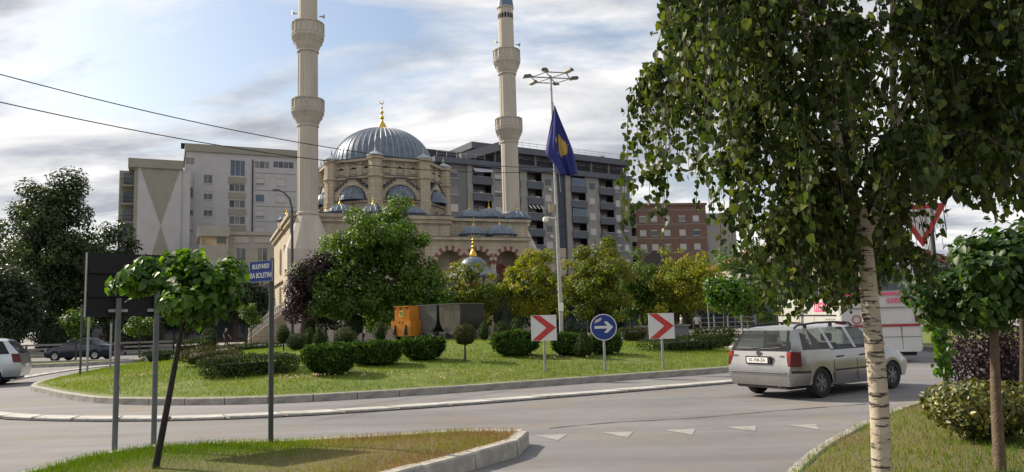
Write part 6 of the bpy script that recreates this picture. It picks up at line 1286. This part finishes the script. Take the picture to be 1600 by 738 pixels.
# ---- weeping birch in the foreground
BT = bpy.data.materials.new('birch_bark'); n, l, b = nodes_of(BT); b.inputs['Roughness'].default_value = .75; t = n.new('ShaderNodeTexCoord')
mpn = n.new('ShaderNodeMapping'); mpn.inputs['Scale'].default_value = (7, 7, 42); l.new(t.outputs['Object'], mpn.inputs[0])
dash = ramp2(noise(1.0, 5, mpn.outputs[0], .65), .545, (0, 0, 0), .60, (1, 1, 1)); tone = ramp2(noise(5, 5), .3, (.30, .25, .18), .7, (.46, .40, .31)); dk = n.new('ShaderNodeRGB'); dk.outputs[0].default_value = (.035, .028, .022, 1)
l.new(mixc(dash, tone, dk.outputs[0]), b.inputs['Base Color']); bp = n.new('ShaderNodeBump'); bp.inputs['Strength'].default_value = .5; bp.inputs['Distance'].default_value = .01; l.new(noise(40, 4), bp.inputs['Height']); l.new(bp.outputs[0], b.inputs['Normal'])
YB = 6.2; bb = at(1383, 815, YB); birch = empty('birch_tree', (bb[0], bb[1], .12), 0, 'weeping birch with white black-marked trunk and hanging twigs in the right foreground', 'tree'); O = np.array([bb[0], bb[1], .12]); kb = YB/FPX
B = lambda px, py, Y=YB: at(px, py, Y)-O
tk = MB(); T0 = catmull([B(1384, 825), B(1378, 735), B(1373, 620), B(1362, 500), B(1353, 410), B(1345, 345), B(1338, 325)], 6); tk.tube(T0, list(np.linspace(15.5, 11.5, len(T0))*kb), 14)
LIMBS = [([(1342, 345), (1322, 285), (1308, 215), (1298, 140), (1285, 40), (1262, -80), (1240, -220)], [9.5, 2.5], 0.0), ([(1350, 370), (1378, 310), (1392, 250), (1397, 170), (1393, 60), (1400, -70), (1410, -240)], [9, 2.5], .25), ([(1310, 230), (1285, 150), (1262, 60), (1238, -30), (1200, -150)], [5, 1.5], -.5), ([(1395, 210), (1430, 130), (1480, 50), (1530, -40), (1580, -140)], [5, 1.5], -.2), ([(1390, 262), (1450, 215), (1530, 185), (1620, 160)], [4.5, 1.2], .4), ([(1318, 265), (1255, 200), (1180, 150), (1110, 120), (1050, 130)], [4, 1.0], .3)]
lim_pts = []
for pts, (r0_, r1_), dy in LIMBS:
    q = catmull([B(px, py, YB+dy*i/(len(pts)-1)*2) for i, (px, py) in enumerate(pts)], 5); tk.tube(q, list(np.linspace(r0_, r1_, len(q))*kb), 9); lim_pts += list(q[2:])
tk.build('trunk', BT, birch, 60); lim_pts = np.array(lim_pts)
bot_x = [920, 950, 1000, 1040, 1100, 1150, 1200, 1250, 1290, 1320, 1360, 1400, 1425, 1440, 1480, 1500, 1560, 1600, 1700]; bot_y = [250, 335, 345, 400, 445, 445, 488, 498, 492, 465, 450, 462, 395, 318, 315, 325, 350, 380, 400]
left_lim = lambda y: np.interp(y, [-300, 0, 120, 190, 240, 330, 420], [1110, 1068, 1056, 1022, 985, 962, 1000])
tw = MB(); LP = []; LN = []; nb = 0
pxof = lambda P_: (lambda d: (800+FPX*(d@_R)/(d@_F), 369-FPX*(d@_U)/(d@_F)))(P_+O-EYEP)
for _i in range(172):
    py = rng.uniform(-260, 420); px = rng.uniform(left_lim(py)+10, 1700)
    if _i < 18: px, py = rng.uniform(1045, 1150), rng.uniform(-170, 90)
    if _i > 158: px, py = rng.uniform(1170, 1330) if _i % 3 else rng.uniform(1390, 1425), rng.uniform(330, 415)
    if py > np.interp(px, bot_x, bot_y)-70: py -= 150
    Y = rng.uniform(6.5, 7.7) if 1270 < px < 1420 and py > 120 else rng.uniform(4.9, 7.7); tip = B(px, py, Y); dd = np.linalg.norm(lim_pts-(tip-np.array([0, 0, .15])), axis=1); st = lim_pts[np.argmin(dd+rng.random(len(dd))*.3)]
    mid_ = (st+tip)/2+np.array([0, 0, .16+.12*np.linalg.norm(tip-st)]); path = catmull([st, mid_, tip], 6); tw.tube(path, list(np.linspace(.011, .0035, len(path))), 5)
    for _s in range(10):
        f = rng.uniform(.35, 1); s0 = path[int(f*(len(path)-1))]; ln = rng.uniform(.35, 1.15); x_, y_ = pxof(s0)
        room = (np.interp(x_, bot_x, bot_y)-y_)*Y/FPX; ln = min(ln, max(.12, room*rng.uniform(.75, 1.0)))
        out_ = rng.normal(0, .13, 2); e = s0+np.array([out_[0], out_[1], -ln]); m2 = s0+np.array([out_[0]*.8, out_[1]*.8, -ln*.3+.03]); hp = catmull([s0, m2, e], 5); tw.tube(hp, [.0028]*len(hp), 3, False)
        nl = int(ln/.0205)+3
        for i in range(nl):
            g_ = i/nl*(len(hp)-1); i0 = int(g_); q = hp[i0]+(hp[min(i0+1, len(hp)-1)]-hp[i0])*(g_-i0); LP.append(q+rng.normal(0, .028, 3)); LN.append(rng.normal(0, 1, 3)*np.array([1, 1, .35]))
tw.build('twigs', mat('twig_bark', (.07, .045, .035), .85, .2, 20), birch)
LP = np.array(LP); LN = np.array(LN); h0, h1 = B(1463, 350, 4.7), B(1463, 350, 7.9); hd2 = (h1-h0)/np.linalg.norm(h1-h0); ge = LP-h0; ge = ge-(ge@hd2)[:, None]*hd2
gap = (np.linalg.norm(ge, axis=1) < .26) & (rng.random(len(LP)) < .88); LP = LP[~gap]; LN = LN[~gap]      # an open spot in the crown; LN /= np.linalg.norm(LN, axis=1)[:, None]
sizes = rng.choice([.04, .054, .066, .08], len(LP)); V, F_, r = leaves_mesh('crown', LP, LN, sizes, LM_BIR, heart=True, down=.9, spread=.25); link('crown', mesh_np('crown', V, F_, r, LM_BIR), birch)
print('BIRCH LEAVES', len(LP))

# fallen leaves and grit on the carriageway
x = rng.uniform(-6, 8, 900); y = rng.uniform(9, 20, 900); q = ~inside(SPL, x, y) & ~inside(vpoly, x, y) & ~inside(offset(ISL, 2.6), x, y); x, y = x[q][:130], y[q][:130]
V, F_, r = leaves_mesh('road_debris', np.c_[x, y, np.full(len(x), .008)], np.tile([0, 0, 1.], (len(x), 1)), .028, LM_BRN, fold=.3, spread=.12)
tag(link('road_debris', mesh_np('road_debris', V, F_, r, mat('dry_leaf', (.07, .05, .03), .9, .4, 3))), 'scattered dry leaf bits and grit on the road surface', 'debris', kind='stuff')
# pale clover flowers and low bedding by the junipers
fl_p = []
for px, py, n_ in ((490, 592, 60), (560, 588, 25), (230, 588, 60), (690, 588, 20), (860, 562, 20), (700, 590, 16)):
    c_ = isl(px, py); xx = rng.normal(c_[0], .8, n_); yy = rng.normal(c_[1], .22, n_); fl_p.append(np.c_[xx, yy, islz(xx, yy)+.09])
fl_p = np.vstack(fl_p); V, F_, r = leaves_mesh('flowers', fl_p, np.tile([0, -.4, 1.], (len(fl_p), 1)), .07, LM_BRN, spread=.5)
tag(link('flowers', mesh_np('flowers', V, F_, r, leafmat('flower_petal', (.5, .47, .38), (.35, .2, .1), (.3, .07, .04), .3))), 'small white and rusty bedding flowers along the junipers', 'flowers', kind='stuff')
